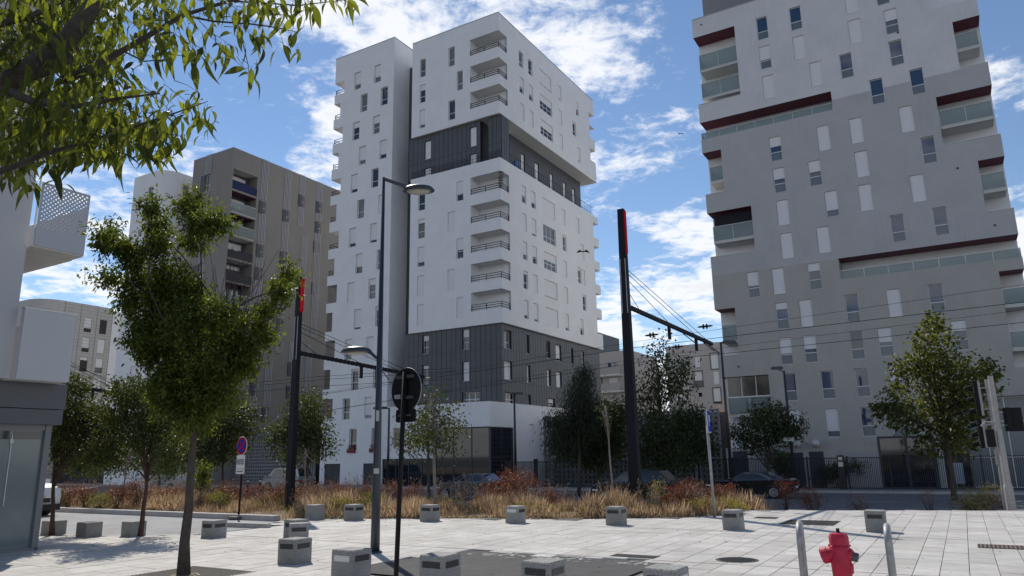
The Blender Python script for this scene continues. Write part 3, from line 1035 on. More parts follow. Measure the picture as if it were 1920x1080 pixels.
curtain(wt, (0, PY + .12, 0), AX, -AY, -5.58, -.05, TB + .02, 4.05, 3, [TB + .05, 1.6, 4.03])
curtain(wt, (0, PY + .12, 0), AX, -AY, -11.35, -5.6, TB + .02, 1.6, 4, [TB + .05, 1.57])
curtain(wt, (-.12, 0, 0), AY, AX, PY + .15, 1.6, TB + .02, 4.05, 2, [TB + .05, 1.6, 4.03])
db = MB(); db.box(-.1, -.05, 5.05, 5.8, TB, 1.42); db.build('door', mat('dark_blue_door', (.022, .028, .045), .5), wt)

# ---------------------------------------------------------------- right-hand tower
P0x, P0y = -15.67, 58.16
rt = thing('apartment_tower', 'stepped grey apartment tower with burgundy loggia soffits and glass balconies', 'building', G(P0x, P0y, 0))
XW = 20.72
RWIN = [(5.37, 37.2, 0), (8.02, 37.2, 0), (5.37, 34.52, .6), (8.05, 34.55, 1), (9.07, 31.91, 1), (11.28, 31.93, 0), (5.39, 31.83, 1), (12.2, 34.6, 1), (14.74, 34.6, .45), (14.76, 31.95, 0), (15.83, 29.25, 0), (13.14, 29.22, 0),
        (5.45, 26.38, .4), (9.06, 26.42, 1), (11.39, 26.45, 1), (5.48, 23.7, .45), (8.14, 23.72, .45), (14.8, 26.5, 1), (15.89, 23.8, 0), (11.46, 23.72, 1), (14.87, 21.08, 1), (11.42, 21.06, 1), (5.5, 21.0, 1), (9.07, 21.03, .75), (5.53, 18.3, 1), (8.2, 18.32, 1),
        (2.74, 15.56, .55), (4.65, 15.58, 1), (7.29, 15.6, .3), (13.25, 18.35, 0), (15.96, 18.4, 0), (4.66, 12.85, .25), (6.4, 12.86, 1), (4.69, 10.12, .6), (6.43, 10.13, .5), (9.61, 12.86, 0), (9.62, 10.12, 0), (12.37, 12.9, 1), (15.0, 12.93, 0), (11.49, 10.18, .5), (16.05, 10.22, .35),
        (11.9, 7.44, .5), (4.72, 7.4, 0), (7.37, 7.41, 0), (9.67, 7.43, 0), (4.75, 4.67, .65), (7.39, 4.67, .8), (9.71, 4.66, 0), (11.7, 4.6, .4), (12.2, 37.25, 1), (14.4, 37.2, .3), (17.3, 10.2, .3), (15.9, 7.45, .2), (14.2, 4.6, 0)]
RWIN = [w for w in RWIN if w[0] not in (17.3, 15.9, 14.2)]
hol = []
for x, zt, s in RWIN:
    window(rt, (0, 0, 0), AX, -AY, x, x + .88, zt - 2.05, zt, s, glass='sky_painted_glass', low='frosted_glass', tr=.37, dep=.12)
    hol.append((x, x + .88, zt - 2.05, zt, None, None))
D2 = 1.7
LG = [(0, 3.57, 30.75, 37.15), (0, 10.4, 27.55, 29.10), (0, 1.57, 22.6, 26.33), (0, 3.57, 17.22, 21.0), (0, 1.6, 9.12, 12.87), (.0, 3.71, 2.0, 7.43),
      (17.2, XW, 33.6, 37.5), (19.02, XW, 28.4, 32.16), (17.27, XW, 22.9, 26.65), (19.15, XW, 17.5, 21.28), (9.5, XW, 14.1, 15.68), (19.28, XW, 6.8, 13.28)]
b = MB()
facade(b, (0, 0, 0), AX, -AY, 0, XW, -.9, 38.9, hol + [(*l, D2, 3) for l in LG] + [(14.5, XW, -.9, 5.0, .6, 2)], .24, m=2, bands=[(-.9, 2), (15.68, 1), (28.36, 0)], edge=D2)
b.box(.0, XW, D2 + .02, 19, -.9, 38.85, 4)
b.build('stepped_wall', [RUP, RMID, RLOW, BURG, WHITE], rt)
cb = MB()
for x0, x1, z in ((0, 3.57, 30.75), (0, 1.57, 22.6), (0, 3.57, 17.22), (19.02, XW, 28.4), (17.27, XW, 22.9), (19.15, XW, 17.5), (0, 1.6, 9.12), (0, XW, 38.9)):
    cb = MB(); cb.box(x0 + .01, x1 - .01, -.04, .12, z + .003, z + .045); cb.build('coping', ALU, rt)
b = MB(); b.box(.5, XW - 1, 2.2, 17, 38.9, 44.5); b.build('attic_storey', mat('attic_grey', (.23, .235, .25), .8, var=.05), rt)
b = MB(); b.box(.9, 9.0, .9, 1.0, 38.9, 39.4); b.build('attic_railing', RAIL, rt)


def glass_balcony(x0, x1, z, left_open=False, right_open=False, slab=True, n=2, hh=1.05, y0=.12):
    if slab:
        s = MB(); s.box(x0, x1, y0 + .02, D2, z - .22, z - .02); s.build('balcony_slab', SOFF, rt)
    f = MB(); f.box(x0, x1, y0 - .03, y0 + .03, z + hh, z + hh + .04); f.box(x0, x1, y0 - .025, y0 + .025, z - .05, z + .0)
    for i in range(n + 1):
        x = x0 + (x1 - x0) * i / n; f.box(max(x0, x - .015), min(x1, x + .015), y0 + .012, y0 + .05, z, z + hh)
    fo = f.build('balustrade', ALU, rt)
    for i in range(n):
        w = (x1 - x0) / n
        p = MB(); p.box(x0 + w * i + .02, x0 + w * (i + 1) - .02, y0, y0 + .012, z, z + hh); p.build('pane', BALG, fo)
    if left_open:
        p = MB(); p.box(x0, x0 + .012, y0 + .05, D2, z, z + hh); p.build('pane', BALG, fo)
    if right_open:
        p = MB(); p.box(x1 - .012, x1, y0 + .05, D2, z, z + hh); p.build('pane', BALG, fo)


glass_balcony(.35, 3.55, 34.0, True, hh=1.35)
glass_balcony(.35, 3.55, 31.4, True, hh=1.25)
glass_balcony(.02, 10.36, 27.58, True, slab=False, n=7, hh=.55)
glass_balcony(.5, 1.55, 23.75, True, n=1, hh=1.2)
glass_balcony(.35, 3.55, 18.55, True, hh=1.2)
glass_balcony(.45, 1.58, 10.3, True, n=1, hh=1.25)
glass_balcony(.45, 3.69, 4.55, True, hh=1.25)
glass_balcony(19.04, XW - .3, 30.0, False, True, n=1, hh=1.1)
glass_balcony(17.3, XW - .2, 24.4, False, True, hh=1.15)
glass_balcony(19.17, XW - .2, 19.1, False, True, n=1, hh=1.15)
glass_balcony(9.52, XW - .02, 14.12, False, True, slab=False, n=7, hh=.6)
glass_balcony(19.3, XW - .1, 11.0, False, True, n=1, hh=1.05)
glass_balcony(19.3, XW - .1, 8.1, False, True, n=1, hh=1.05)
# doors and windows at the back of the loggias
for x0, x1, z0, z1, s, m_ in ((.9, 3.2, 33.9, 36.2, .6, 1), (.9, 3.2, 31.2, 33.4, .3, 1), (1.2, 2.1, 18.6, 20.4, 1, 0), (.7, 3.4, 17.0, 18.2, 1, 1), (17.6, 20.2, 24.4, 26.2, 1, 1), (17.6, 20.0, 22.0, 23.8, .3, 1), (9.8, 10.6, 13.2, 15.3, 0, 0), (13.1, 14.0, 13.2, 15.3, .8, 0), (15.2, 17.4, 13.2, 15.45, .3, 1), (4.2, 5.1, 26.8, 28.75, .9, 0), (7.4, 8.3, 26.8, 28.75, .8, 0), (9.3, 10.2, 26.8, 28.8, 0, 0), (19.5, 20.4, 29.9, 31.8, .8, 0), (19.6, 20.5, 10.9, 12.9, .8, 0), (19.6, 20.5, 8.1, 10.2, 1, 0)):
    window(rt, (0, D2, 0), AX, -AY, x0, x1, z0, z1, s, glass='sky_painted_glass', tr=0, mu=m_, dep=.03, name='balcony_door')
cb = MB(); cb.box(.36, 3.5, .75, .8, 19.9, 20.9)
for i in range(26): cb.box(.37 + i * .12, .43 + i * .12, .70, .75, 19.9, 20.9)
cb.build('balcony_curtain', mat('dark_curtain', (.03, .027, .04), .9), rt)
# glazed lower loggia
fr = MB()
fr.box(.45, 3.7, .14, .2, 5.82, 5.9)
for x in (.45, 1.55, 2.65, 3.66): fr.box(x, x + .05, .14, .2, 5.9, 7.4)
fo = fr.build('loggia_glazing', FRAME, rt)
for x in (.5, 1.6, 2.7):
    p = MB(); p.box(x, x + 1.0, .165, .177, 5.9, 7.38); p.build('pane', mat('bronze_glass', (.07, .06, .05), .08, spec=.8), fo)
# ground floor: doors, globe lamps, shop glazing
curtain(rt, (0, .45, 0), AX, -AY, 16.0, XW, -.85, 5.0, 4, [-.8, 1.1, 3.4, 4.95], m='frosted_glass', fm=ALU)
curtain(rt, (0, .45, 0), AX, -AY, 14.6, 16.0, -.85, 3.0, 2, [-.8, 2.95], m='window_glass')
for x0, x1, zt in ((.5, 1.6, 1.75), (4.6, 5.6, 1.6), (6.0, 7.0, 1.65)):
    db = MB(); db.box(x0, x1, -.03, .0, -.9, zt); db.box(x0 + .06, x1 - .06, -.045, -.03, -.85, zt - .06); db.build('door', mat('slate_door', (.035, .042, .065), .5), rt)
for x0, x1, zt in ((2.0, 4.2, 1.7), (8.0, 10.6, 1.55)):
    db = MB(); db.box(x0, x1, -.028, .0, -.9, zt)
    for k in range(8): db.box(x0 + .03, x1 - .03, -.04, -.028, -.85 + k * .3, -.6 + k * .3)
    db.build('garage_door', mat('pale_garage_door', (.38, .38, .39), .6), rt)
db = MB(); db.box(10.6, 14.1, .0 - .03, .0, -.9, 2.6); db.build('entrance_frame', DFRAME, rt)
for x in (10.75, 12.45):
    p = MB(); p.box(x, x + 1.5, -.045, -.03, -.8, 2.45); p.build('entrance_pane', GLASS, rt)
for x in (5.25, 6.6):
    p = MB(); p.lathe([(.02, -.28), (.17, -.22), (.28, -.08), (.30, 0), (.28, .08), (.17, .22), (.02, .28)], 16, (x, -.34, 2.2)); p.box(x - .06, x + .06, -.12, 0, 2.1, 2.3)
    p.build('globe_lamp', mat('opal_globe', (.62, .60, .57), .3), rt, smooth=True)
for x, z in ((15.5, 32.5), (.8, 38.2), (17.9, 21.0), (19.5, 16.5), (1.5, 8.2)):
    v = MB(); v.lathe([(.07, 0), (.07, .05), (.04, .06)], 12, (x, 0, z), axis=(0, -1, 0)); v.build('vent', IRON, rt)
# ---------------------------------------------------------------- taupe tower with the slatted strips
gt = thing('apartment_tower', 'taupe rendered tower with vertical metal slat strips and purple loggias', 'building', G(-66.93, 50.95, 0))
SLATM = mat('slat_metal', (.46, .46, .47), .5, metal=.1)
SHUTD = mat('dark_side_shutter', (.055, .06, .07), .5)
H = 36.6
lg = [(0.2, 3.6, z, z + 2.45) for z in (31.75, 29.0, 26.35, 23.75, 21.1, 18.4, 15.7, 13.0)]
gw = [(4.55, 31.35, 1), (8.1, 31.3, 1), (10.45, 33.9, 1), (13.4, 33.9, 1), (13.4, 31.2, 1), (4.55, 26.05, 1), (8.05, 26.0, 1), (4.55, 23.3, 0), (8.05, 17.8, 1), (4.9, 11.85, 1), (4.85, 10.15, 1), (6.7, 7.45, 1), (10.1, 12.85, 1), (10.1, 10.15, 1), (13.3, 28.6, 0), (13.3, 23.2, 1), (10.9, 20.6, 1)]
hol = []
for a, zt, sd_ in gw:
    window(gt, (0, 0, 0), AY, AX, a, a + .5, zt - 1.5, zt, 0, dep=.12, tr=.5 if sd_ else 0)
    hol.append((a, a + .5, zt - 1.5, zt, .2, None))
    s = MB(); s.box(.03, .1, a - .55, a - .02, zt - 1.5, zt); s.build('side_shutter', SHUTD, gt)
b = MB()
facade(b, (0, 0, 0), AY, AX, 0, 27.0, -1, H, hol + [(*l, 1.5, None) for l in lg], .2, edge=0)
fw = [(-4.5, 34.15, 0)]
fh = []
for a, zt, s in fw + [(-4.5, 28.8, 0), (-4.5, 23.4, 0), (-4.5, 18.0, 0)]:
    window(gt, (0, 0, 0), AX, -AY, a, a + .85, zt - 2.0, zt, 0, dep=.12); fh.append((a, a + .85, zt - 2.0, zt, None, None))
    s_ = MB(); s_.box(a - .85, a - .02, -.1, -.03, zt - 2.0, zt); s_.build('side_shutter', SHUTD, gt)
facade(b, (0, 0, 0), AX, -AY, -7.03, 0, -1, H, fh, .2)
b.quad((-7.03, 0, H), (0, 0, H), (0, 27, H), (-7.03, 27, H))
b.quad((-7.03, 27, -1), (-7.03, 0, -1), (-7.03, 0, H), (-7.03, 27, H)); b.quad((0, 27, -1), (-7.03, 27, -1), (-7.03, 27, H), (0, 27, H))
b.build('wall', GREYT, gt)
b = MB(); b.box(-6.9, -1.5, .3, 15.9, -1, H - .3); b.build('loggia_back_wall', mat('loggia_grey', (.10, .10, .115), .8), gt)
PURP = mat('purple_loggia_soffit', (.085, .018, .05), .7)
CANV = mat('dark_canvas', (.055, .053, .062), .9); CANB = mat('blue_canvas', (.02, .03, .09), .9)
for i, (a0, a1, z0, z1) in enumerate(lg):
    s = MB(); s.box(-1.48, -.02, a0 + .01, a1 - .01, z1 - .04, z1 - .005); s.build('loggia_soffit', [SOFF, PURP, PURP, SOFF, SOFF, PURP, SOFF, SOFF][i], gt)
    if i in (1, 2, 5, 6, 7):
        n = 3; fo = MB(); fo.box(-.05, .06, a0, a1, z0 - .06, z0); fo.box(-.0, .05, a0, a1, z0 + 1.18, z0 + 1.22); fo = fo.build('balustrade', ALU, gt)
        for k in range(n):
            p = MB(); w = (a1 - a0) / n; p.box(.02, .032, a0 + w * k + .01, a0 + w * (k + 1) - .01, z0 + .01, z0 + 1.17); p.build('pane', BALG, fo)
    else:
        p = MB(); n = 8
        for k in range(n):
            w = (a1 - a0) / n; dz = RND.uniform(-.12, .08)
            p.box(.0, .04, a0 + w * k, a0 + w * (k + 1), z0 - .05, z0 + .9 + dz)
        p.build('balcony_screen', CANB if i == 0 else CANV, gt)
    window(gt, (-1.5, 0, 0), AY, AX, a0 + .3, a1 - .5, z0, z0 + 2.1, .5 if i % 2 else .2, tr=0, mu=1, dep=.02, name='balcony_door')


def strip(a0, a1, segs, face='R'):
    for z0, z1 in segs:
        for k in range(5):
            s = MB(); a = a0 + (a1 - a0) * k / 4
            if face == 'R': s.box(.03, .11, a - .035, a + .035, z0, z1)
            else: s.box(a - .035, a + .035, -.11, -.03, z0, z1)
            s.build('slat', SLATM, gt)
        s = MB()
        z = z0
        while z <= z1:
            if face == 'R': s.box(.0, .06, a0 - .06, a1 + .06, z, z + .05)
            else: s.box(a0 - .06, a1 + .06, -.06, 0, z, z + .05)
            z += 2.65
        s.build('slat_rail', SLATM, gt)


strip(4.15, 4.98, [(31.4, 36.62), (26.1, 29.8), (23.4, 24.5), (19.2, 21.8)])
strip(7.65, 8.5, [(31.35, 36.62), (26.1, 29.8), (17.9, 24.4), (13.8, 16.3)])
strip(10.05, 10.8, [(34.0, 36.62), (29.8, 32.35)])
strip(10.8, 11.6, [(20.7, 28.7), (13.0, 18.0)])
strip(12.95, 13.85, [(34.0, 36.62), (31.3, 32.3), (16.4, 29.7)])
strip(6.35, 7.2, [(7.6, 12.85)])
strip(4.45, 5.3, [(5.0, 8.6), (11.9, 14.0)])
strip(9.75, 10.5, [(13.0, 15.4), (5, 8.2)])
strip(12.4, 13.2, [(8, 15.4)])
strip(-4.5, -3.65, [(34.2, 36.62), (28.9, 32.1), (23.5, 26.8)], 'F')

# white tower with the rounded corner, behind it to the left
wr = thing('apartment_tower', 'white tower with rounded corner half hidden behind the street tree', 'building', G(-77.2, 49.5, 0))
b = MB()
H = 35.9; n = 12; rr = 2.0


def arcpts(x0, y1): 
    P = [(-6.1, 14), (-6.1, 0)]
    P += [(-rr + math.sin(t) * rr, rr - math.cos(t) * rr) for t in [math.pi / 2 * k / n for k in range(n + 1)]]
    return P + [(0, 14)]


pts = arcpts(0, 0)
hh = []
for zt in (34.0, 31.3, 25.9, 23.2, 17.8, 12.4): hh.append((-3.1, -2.1, zt - 1.95, zt, None, None))
facade(b, (0, 0, 0), AX, -AY, -6.1, -rr, -1, H, hh, .25)
rw = [(2.5, 3.4, z - 1.8, z, None, None) for z in (34.6, 29.1, 23.7, 18.3)]
facade(b, (0, 0, 0), AY, AX, rr, 10, -1, H, rw, .25)
for p, q in zip(pts[2:], pts[3:-1]): b.quad((*p, -1), (*q, -1), (*q, H), (*p, H))
b.quad((0, 10, -1), (-6.1, 10, -1), (-6.1, 10, H), (0, 10, H)); b.quad((-6.1, 10, -1), (-6.1, 0, -1), (-6.1, 0, H), (-6.1, 10, H))
b.poly([(p[0], min(p[1], 10), H - .02) for p in pts])
b.build('wall', WHITE, wr)
for h in hh: window(wr, (0, 0, 0), AX, -AY, h[0], h[1], h[2], h[3], RND.choice((0, 0, .4, .8)))
for h in rw: window(wr, (0, 0, 0), AY, AX, h[0], h[1], h[2], h[3], RND.choice((0, 0, .5)))

# tiled pale block far on the left
tb = thing('apartment_block', 'pale tiled apartment block with rounded corner and narrow shuttered windows', 'building', G(-99.6, 51.3, 0))
TILE = mat('pale_tile', (.49, .47, .435), .75, var=.08, vscale=1.4, objrand=.06)
b = MB(); H = 22.75; rr = 3.0
hol = []
for i, zt in enumerate((20.95, 18.25, 15.6, 12.9, 10.2, 7.5)):
    for k, a in enumerate((0.9, 3.0, 5.1)):
        window(tb, (0, 0, 0), AY, AX, a, a + 1.0, zt - 1.95, zt, [(1, .7, 0), (.3, .75, 1), (.6, .2, .6), (.5, .3, 1), (1, .2, .5), (0, 1, .4)][i][k], fm='dark_window_frame', tr=0)
        hol.append((a, a + 1.0, zt - 1.95, zt, None, None))
facade(b, (0, 0, 0), AY, AX, 0.0, 6.8, -1, H, hol, .2)
for k in range(10):
    t0, t1 = math.pi / 2 * k / 10, math.pi / 2 * (k + 1) / 10
    p, q = (-rr + math.cos(t0) * rr, -math.sin(t0) * rr), (-rr + math.cos(t1) * rr, -math.sin(t1) * rr)
    b.quad((*p, -1), (*q, -1), (*q, H), (*p, H)); b.poly([(*p, H), (*q, H), (-rr, 0, H)])
facade(b, (0, -rr, 0), AX, -AY, -14, -rr, -1, H, [], .2)
b.quad((-14, -rr, H), (-rr, -rr, H), (-rr, 6.8, H), (-14, 6.8, H)); b.quad((-rr, 0, H), (0, 0, H), (0, 6.8, H), (-rr, 6.8, H))
b.build('wall', TILE, tb)
tj = MB()
z = -.6
while z < H:
    segs = [(0, 6.8)]
    for h in hol:
        if h[2] - .02 < z < h[3] + .02: segs = [s for q in segs for s in ((q[0], h[0]), (h[1], q[1])) if s[1] > s[0]] if any(q[0] <= h[0] and h[1] <= q[1] for q in segs) else segs
    for s in segs: tj.box(0, .012, s[0], s[1], z, z + .02)
    z += .45
for a in (.25, 2.4, 4.6, 6.75): tj.box(0, .02, a, a + .05, -1, H)
tj.build('tile_joint', mat('tile_joint', (.2, .19, .18), .9), tb, kind='stuff')
b = MB(); hol = []
for zt in (18.6, 15.5, 12.4, 9.3): hol.append((9.4, 10.2, zt - 2.2, zt, None, None))
facade(b, (0, 0, 0), AY, AX, 6.8, 15, -1, 22.4, hol, .2)
b.quad((-6, 6.8, 22.4), (0, 6.8, 22.4), (0, 15, 22.4), (-6, 15, 22.4))
b.build('white_wall', WHITE, tb)
for h in hol: window(tb, (0, 0, 0), AY, AX, h[0], h[1], h[2], h[3], .7)
# shopfronts at street level on the far left
sh = thing('shop_row', 'low dark shopfront row beyond the grass on the far left', 'shop', G(-84, 53.0, 0))
b = MB(); b.box(-20, 8, 0, 6, -.9, 3.0); b.build('wall', mat('shop_wall', (.20, .20, .205), .8, var=.1), sh)
curtain(sh, (0, -.12, 0), AX, -AY, -18, 6, -.85, 2.4, 10, [-.8, 2.35])
# pierced block walls at street level


def lattice(name_label, x0, x1, y, z0, z1, step=.34, along='x', cat='wall'):
    t = thing('pierced_wall', name_label, cat, G(x0, y, 0))
    L = x1 - x0
    b = MB()
    nx = int(L / step); nz = int((z1 - z0) / step)
    bar = step * .42
    for i in range(nx + 1):
        b.box(i * step, i * step + bar, 0, .18, z0, z0 + nz * step + bar)
    for k in range(nz + 1):
        b.box(0, nx * step + bar, .01, .17, z0 + k * step, z0 + k * step + bar)
    b.build('pierced_blocks', LATT, t, kind='stuff')
    b = MB(); b.box(0, L, 2.2, 2.3, z0, z1); b.build('back_wall', mat('dark_back_wall', (.08, .08, .085), .9), t)  # plain dark grey wall behind the pierced blocks
    return t


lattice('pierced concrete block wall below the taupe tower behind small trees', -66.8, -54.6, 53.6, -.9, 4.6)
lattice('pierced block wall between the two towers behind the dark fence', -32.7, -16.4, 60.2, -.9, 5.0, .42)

# ---------------------------------------------------------------- pale blocks in the gap
PINK = mat('pale_pink_render', (.46, .43, .41), .85, var=.05, streak=.08)
ga = thing('apartment_block', 'pale block with curved balconies seen just right of the white tower', 'building', G(-41.18, 103.5, 0))
b = MB(); hol = []
for i, (a0, a1, z0, z1, s, mu) in enumerate(((-3.7, -2.05, 13.75, 15.35, 0, 1), (-3.6, -2.1, 11.3, 13.0, 1, 1), (-2.75, -2.05, 8.6, 10.45, 0, 0), (-4.9, -4.6, 11.3, 13.1, 0, 0), (-7.5, -6.7, 13.3, 15.3, .5, 0), (-1.2, -.5, 8.6, 10.4, .4, 0), (-3.6, -2.1, 5.8, 7.6, .5, 1))):
    window(ga, (0, 0, 0), AX, -AY, a0, a1, z0, z1, s, mu=mu, tr=.3 if mu == 0 else 0, glass='sky_painted_glass'); hol.append((a0, a1, z0, z1, None, None))
facade(b, (0, 0, 0), AX, -AY, -12, 0, -1, 17.0, hol, .2)
facade(b, (0, 0, 0), AY, AX, 0, 12, -1, 17.0, [], .2)
b.quad((-12, 0, 17), (0, 0, 17), (0, 12, 17), (-12, 12, 17))
b.build('wall', PINK, ga)
for z in (13.45, 11.0):
    s = MB(); s.box(-5.1, -1.2, -1.25, 0, z - .3, z); s.build('balcony_slab', mat('pale_slab', (.6, .58, .56), .8), ga)
    s = MB(); s.box(-5.1, -1.2, -1.25, -1.2, z, z + 1.1)
    for k in range(14): s.box(-5.05 + k * .28, -4.85 + k * .28, -1.28, -1.25, z + .02, z + 1.08)
    s.build('balcony_panel', mat('pale_balustrade', (.40, .39, .385), .6), ga)
gb_ = thing('apartment_block', 'pale five storey block with dark framed windows left of the grey tower', 'building', G(-36.45, 106.3, 0))
b = MB(); hol = []
for a0, a1, z0, z1, s, dk in ((4.3, 5.05, 13.7, 15.6, .9, 0), (6.65, 7.75, 13.5, 15.75, 1, 1), (4.1, 5.25, 11.1, 13.3, .6, 1), (6.85, 7.65, 11.3, 13.15, 1, 0), (6.65, 7.7, 8.6, 10.75, .9, 1), (4.4, 5.05, 9.55, 10.25, 0, 0), (1.0, 2.5, 14.0, 15.7, 1, 0), (1.0, 2.6, 11.5, 13.1, 1, 0), (1.0, 2.6, 8.6, 10.3, .6, 0), (4.1, 5.25, 5.7, 8.0, .6, 1), (9.3, 10.2, 13.6, 15.6, .6, 0), (9.3, 10.2, 11.1, 13.1, 1, 0)):
    window(gb_, (0, 0, 0), AX, -AY, a0, a1, z0, z1, s, tr=0, fm='dark_window_frame' if dk else 'white_window_frame'); hol.append((a0, a1, z0, z1, None, None))
    if dk:
        f = MB()
        for q in ((a0 - .13, a0, z0 - .13, z1 + .13), (a1, a1 + .13, z0 - .13, z1 + .13), (a0, a1, z1, z1 + .13), (a0, a1, z0 - .13, z0)): f.box(q[0], q[1], -.04, .0, q[2], q[3])
        f.build('window_surround', mat('dark_surround', (.12, .12, .125), .7), gb_)
facade(b, (0, 0, 0), AX, -AY, 0, 14, -1, 17.35, hol, .2)
b.quad((0, 0, 17.35), (14, 0, 17.35), (14, 10, 17.35), (0, 10, 17.35)); b.quad((0, 10, -1), (0, 0, -1), (0, 0, 17.35), (0, 10, 17.35))
b.build('wall', PINK, gb_)
for z in (13.6, 11.0):
    s = MB(); s.box(0.2, 3.55, -1.2, 0, z - .28, z); s.build('balcony_slab', mat('pale_slab', (.6, .58, .56), .8), gb_)
    s = MB(); s.box(0.2, 3.55, -1.2, -1.15, z, z + 1.1)
    s.build('balcony_panel', mat('pale_balustrade', (.40, .39, .385), .6), gb_)
gc = thing('tower_block', 'dark slatted upper storeys of a building behind the white tower', 'building', G(-43.5, 112, 0))
b = MB(); b.box(-20, -7.7, 0, 12, 10, 22.2); b.build('wall', mat('slatted_dark_wall', (.13, .145, .16), .7), gc)
b = MB()
for k in range(40):
    x = -20 + k * .305; b.box(x, x + .12, -.2, -.02, 17.6, 22.6 + RND.uniform(-.15, .2))
b.build('slat_field', mat('slat_grey', (.20, .22, .235), .6), gc, kind='stuff')

# ---------------------------------------------------------------- near building on the left with glazed base
nb_ = thing('residential_block', 'near light grey block with glazed dark base and white balcony boxes', 'building', G(-16.4, 8.52, 0))
LWALL = mat('light_grey_panel', (.47, .475, .49), .6, var=.03, vscale=.8)
LPAN = mat('white_metal_panel', (.50, .515, .545), .4, var=.02)
FASC = mat('anthracite_fascia', (.095, .10, .115), .45, var=.05)
b = MB(); b.box(-9, .35, -14, -1.12, 3.36, 16); b.build('gable_wall', LWALL, nb_)
b = MB(); b.box(-9, .12, -14, .16, 2.82, 3.34); b.build('fascia_panel', FASC, nb_)
b = MB(); b.box(-9, .10, -14, .14, 2.5, 2.805); b.build('fascia_panel', FASC, nb_)
b = MB(); b.box(-9, .10, -13.9, .12, 3.34, 3.36); b.build('roof_edge', CONC, nb_)
b = MB()
for y in (-.12, -3.3, -6.5): b.box(-.16, .0, y, y + .12, -.05, 2.5)
b.box(-.12, -.02, -14, -.12, 2.38, 2.5); b.box(-.14, .02, -14, -.12, -.05, .05)
b.box(-6, .0, -.06, .0, -.05, .06)
b.build('shop_frame', mat('grey_shop_frame', (.17, .175, .19), .4), nb_)
for y0, y1 in ((-3.18, -.12), (-6.38, -3.3)):
    p = MB(); p.box(-.08, -.068, y0, y1, .05, 2.38); p.build('shop_pane', mat('frosted_shop_glass', (.135, .18, .185), .10, spec=.8, var=.12, vscale=1.5), nb_)
for q in ((-3.0, -.76, 2.2, 2.36), (-.70, -.16, 2.2, 2.36)):
    p = MB(); p.box(-.064, -.06, *q); p.build('clear_glass_strip', mat('clear_strip', (.02, .026, .024), .06, spec=.8), nb_)
p = MB(); p.box(-.066, -.05, -.735, -.715, .9, 2.30); p.box(-.066, -.04, -.76, -.69, 2.12, 2.2); p.build('pane_strip', mat('pale_pane_strip', (.42, .44, .44), .3, metal=.4), nb_)  # pale upright strip on the pane, with a wider block near its top
p = MB(); p.box(-6, -.16, -.06, -.04, 0, 2.5); p.build('end_wall', FASC, nb_)
# white panel box of the first balcony
b = MB(); b.box(.43, .55, -1.08, -.06, 3.36, 4.77); b.box(-4, .43, -.12, -.06, 3.36, 4.77); b.build('balcony_panel', LPAN, nb_)
b = MB(); b.box(-4, .53, -1.1, -.08, 3.345, 3.36); b.build('balcony_floor', SOFF, nb_)
b = MB(); b.box(.42, .56, -1.09, -.05, 4.772, 4.80); b.build('panel_cap', ALU, nb_)
b = MB(); b.box(-.3, -.16, -1.09, -1.07, 3.7, 4.5); b.build('orange_screen', mat('orange_fabric', (.45, .12, .04), .8), nb_)
# pierced box of the second balcony
b = MB(); b.box(.1, .52, -1.1, -.06, 6.07, 6.10); b.box(-3.5, .1, -1.1, -.06, 6.05, 6.10); b.build('balcony_floor', SOFF, nb_)
b = MB()
y0, y1, z0, zs, z1 = -1.08, -.06, 6.10, 6.48, 7.48
xf = .55
b.box(xf - .03, xf, y0, y1, z0, zs)
nx, nz = 21, 21
cw, ch_ = (y1 - y0) / nx, (z1 - zs) / nz
for i in range(nx):
    for k in range(nz):
        ya, za = y0 + i * cw, zs + k * ch_
        if (i + k) % 2 == 0 and 0 < i < nx - 1 and k < nz - 1:
            cy, cz, r = ya + cw / 2, za + ch_ / 2, min(cw, ch_) * .37
            C = [(ya, za), (ya + cw, za), (ya + cw, za + ch_), (ya, za + ch_)]
            O8 = [(cy + r * math.cos(math.pi * (q / 4 + .125 + 1)), cz + r * math.sin(math.pi * (q / 4 + .125 + 1))) for q in range(8)]
            for q in range(4):
                a, c = C[q], C[(q + 1) % 4]
                o0, o1, o2 = O8[(2 * q) % 8], O8[(2 * q + 1) % 8], O8[(2 * q + 2) % 8]
                b.poly([(xf, *a), (xf, *c), (xf, *o1), (xf, *o0)])
                b.poly([(xf, *c), (xf, *o2), (xf, *o1)])
        else:
            b.quad((xf, ya, za), (xf, ya + cw, za), (xf, ya + cw, za + ch_), (xf, ya, za + ch_))
b.box(-3, xf - .031, y1 - .03, y1, z0, 7.2)
b.build('pierced_panel', mat('pierced_metal', (.42, .44, .475), .45), nb_)
b = MB(); b.box(.5, .52, y0 - .03, y0, z0, z1 + .6); b.build('painted_gap_light', FRAME, nb_)  # white strip painted in for the bright gap between wall and panel

# ---------------------------------------------------------------- dark bar fence
FEN = mat('fence_paint', (.012, .013, .018), .5)


def fence(x0, x1, y, label, gate=None, skip=()):
    t = thing('bar_fence', label, 'fence', G(x0, y, -.75))
    L = x1 - x0; n = max(1, round(L / 2.5)); st = L / n
    for i in range(n + 1):
        p = MB(); p.box(i * st - .04, i * st + .04, -.04, .04, 0, 2.1); p.build('post', FEN, t)
    for i in range(n):
        b = MB()
        for z in (.12, 1.95): b.box(i * st + .05, (i + 1) * st - .05, -.015, .015, z, z + .05)
        k = 0.1
        while k < st - .05:
            b.box(i * st + k, i * st + k + .028, -.03, .03, .05, 2.02); k += .105
        b.build('bar_panel', FEN, t, kind='stuff')
    return t


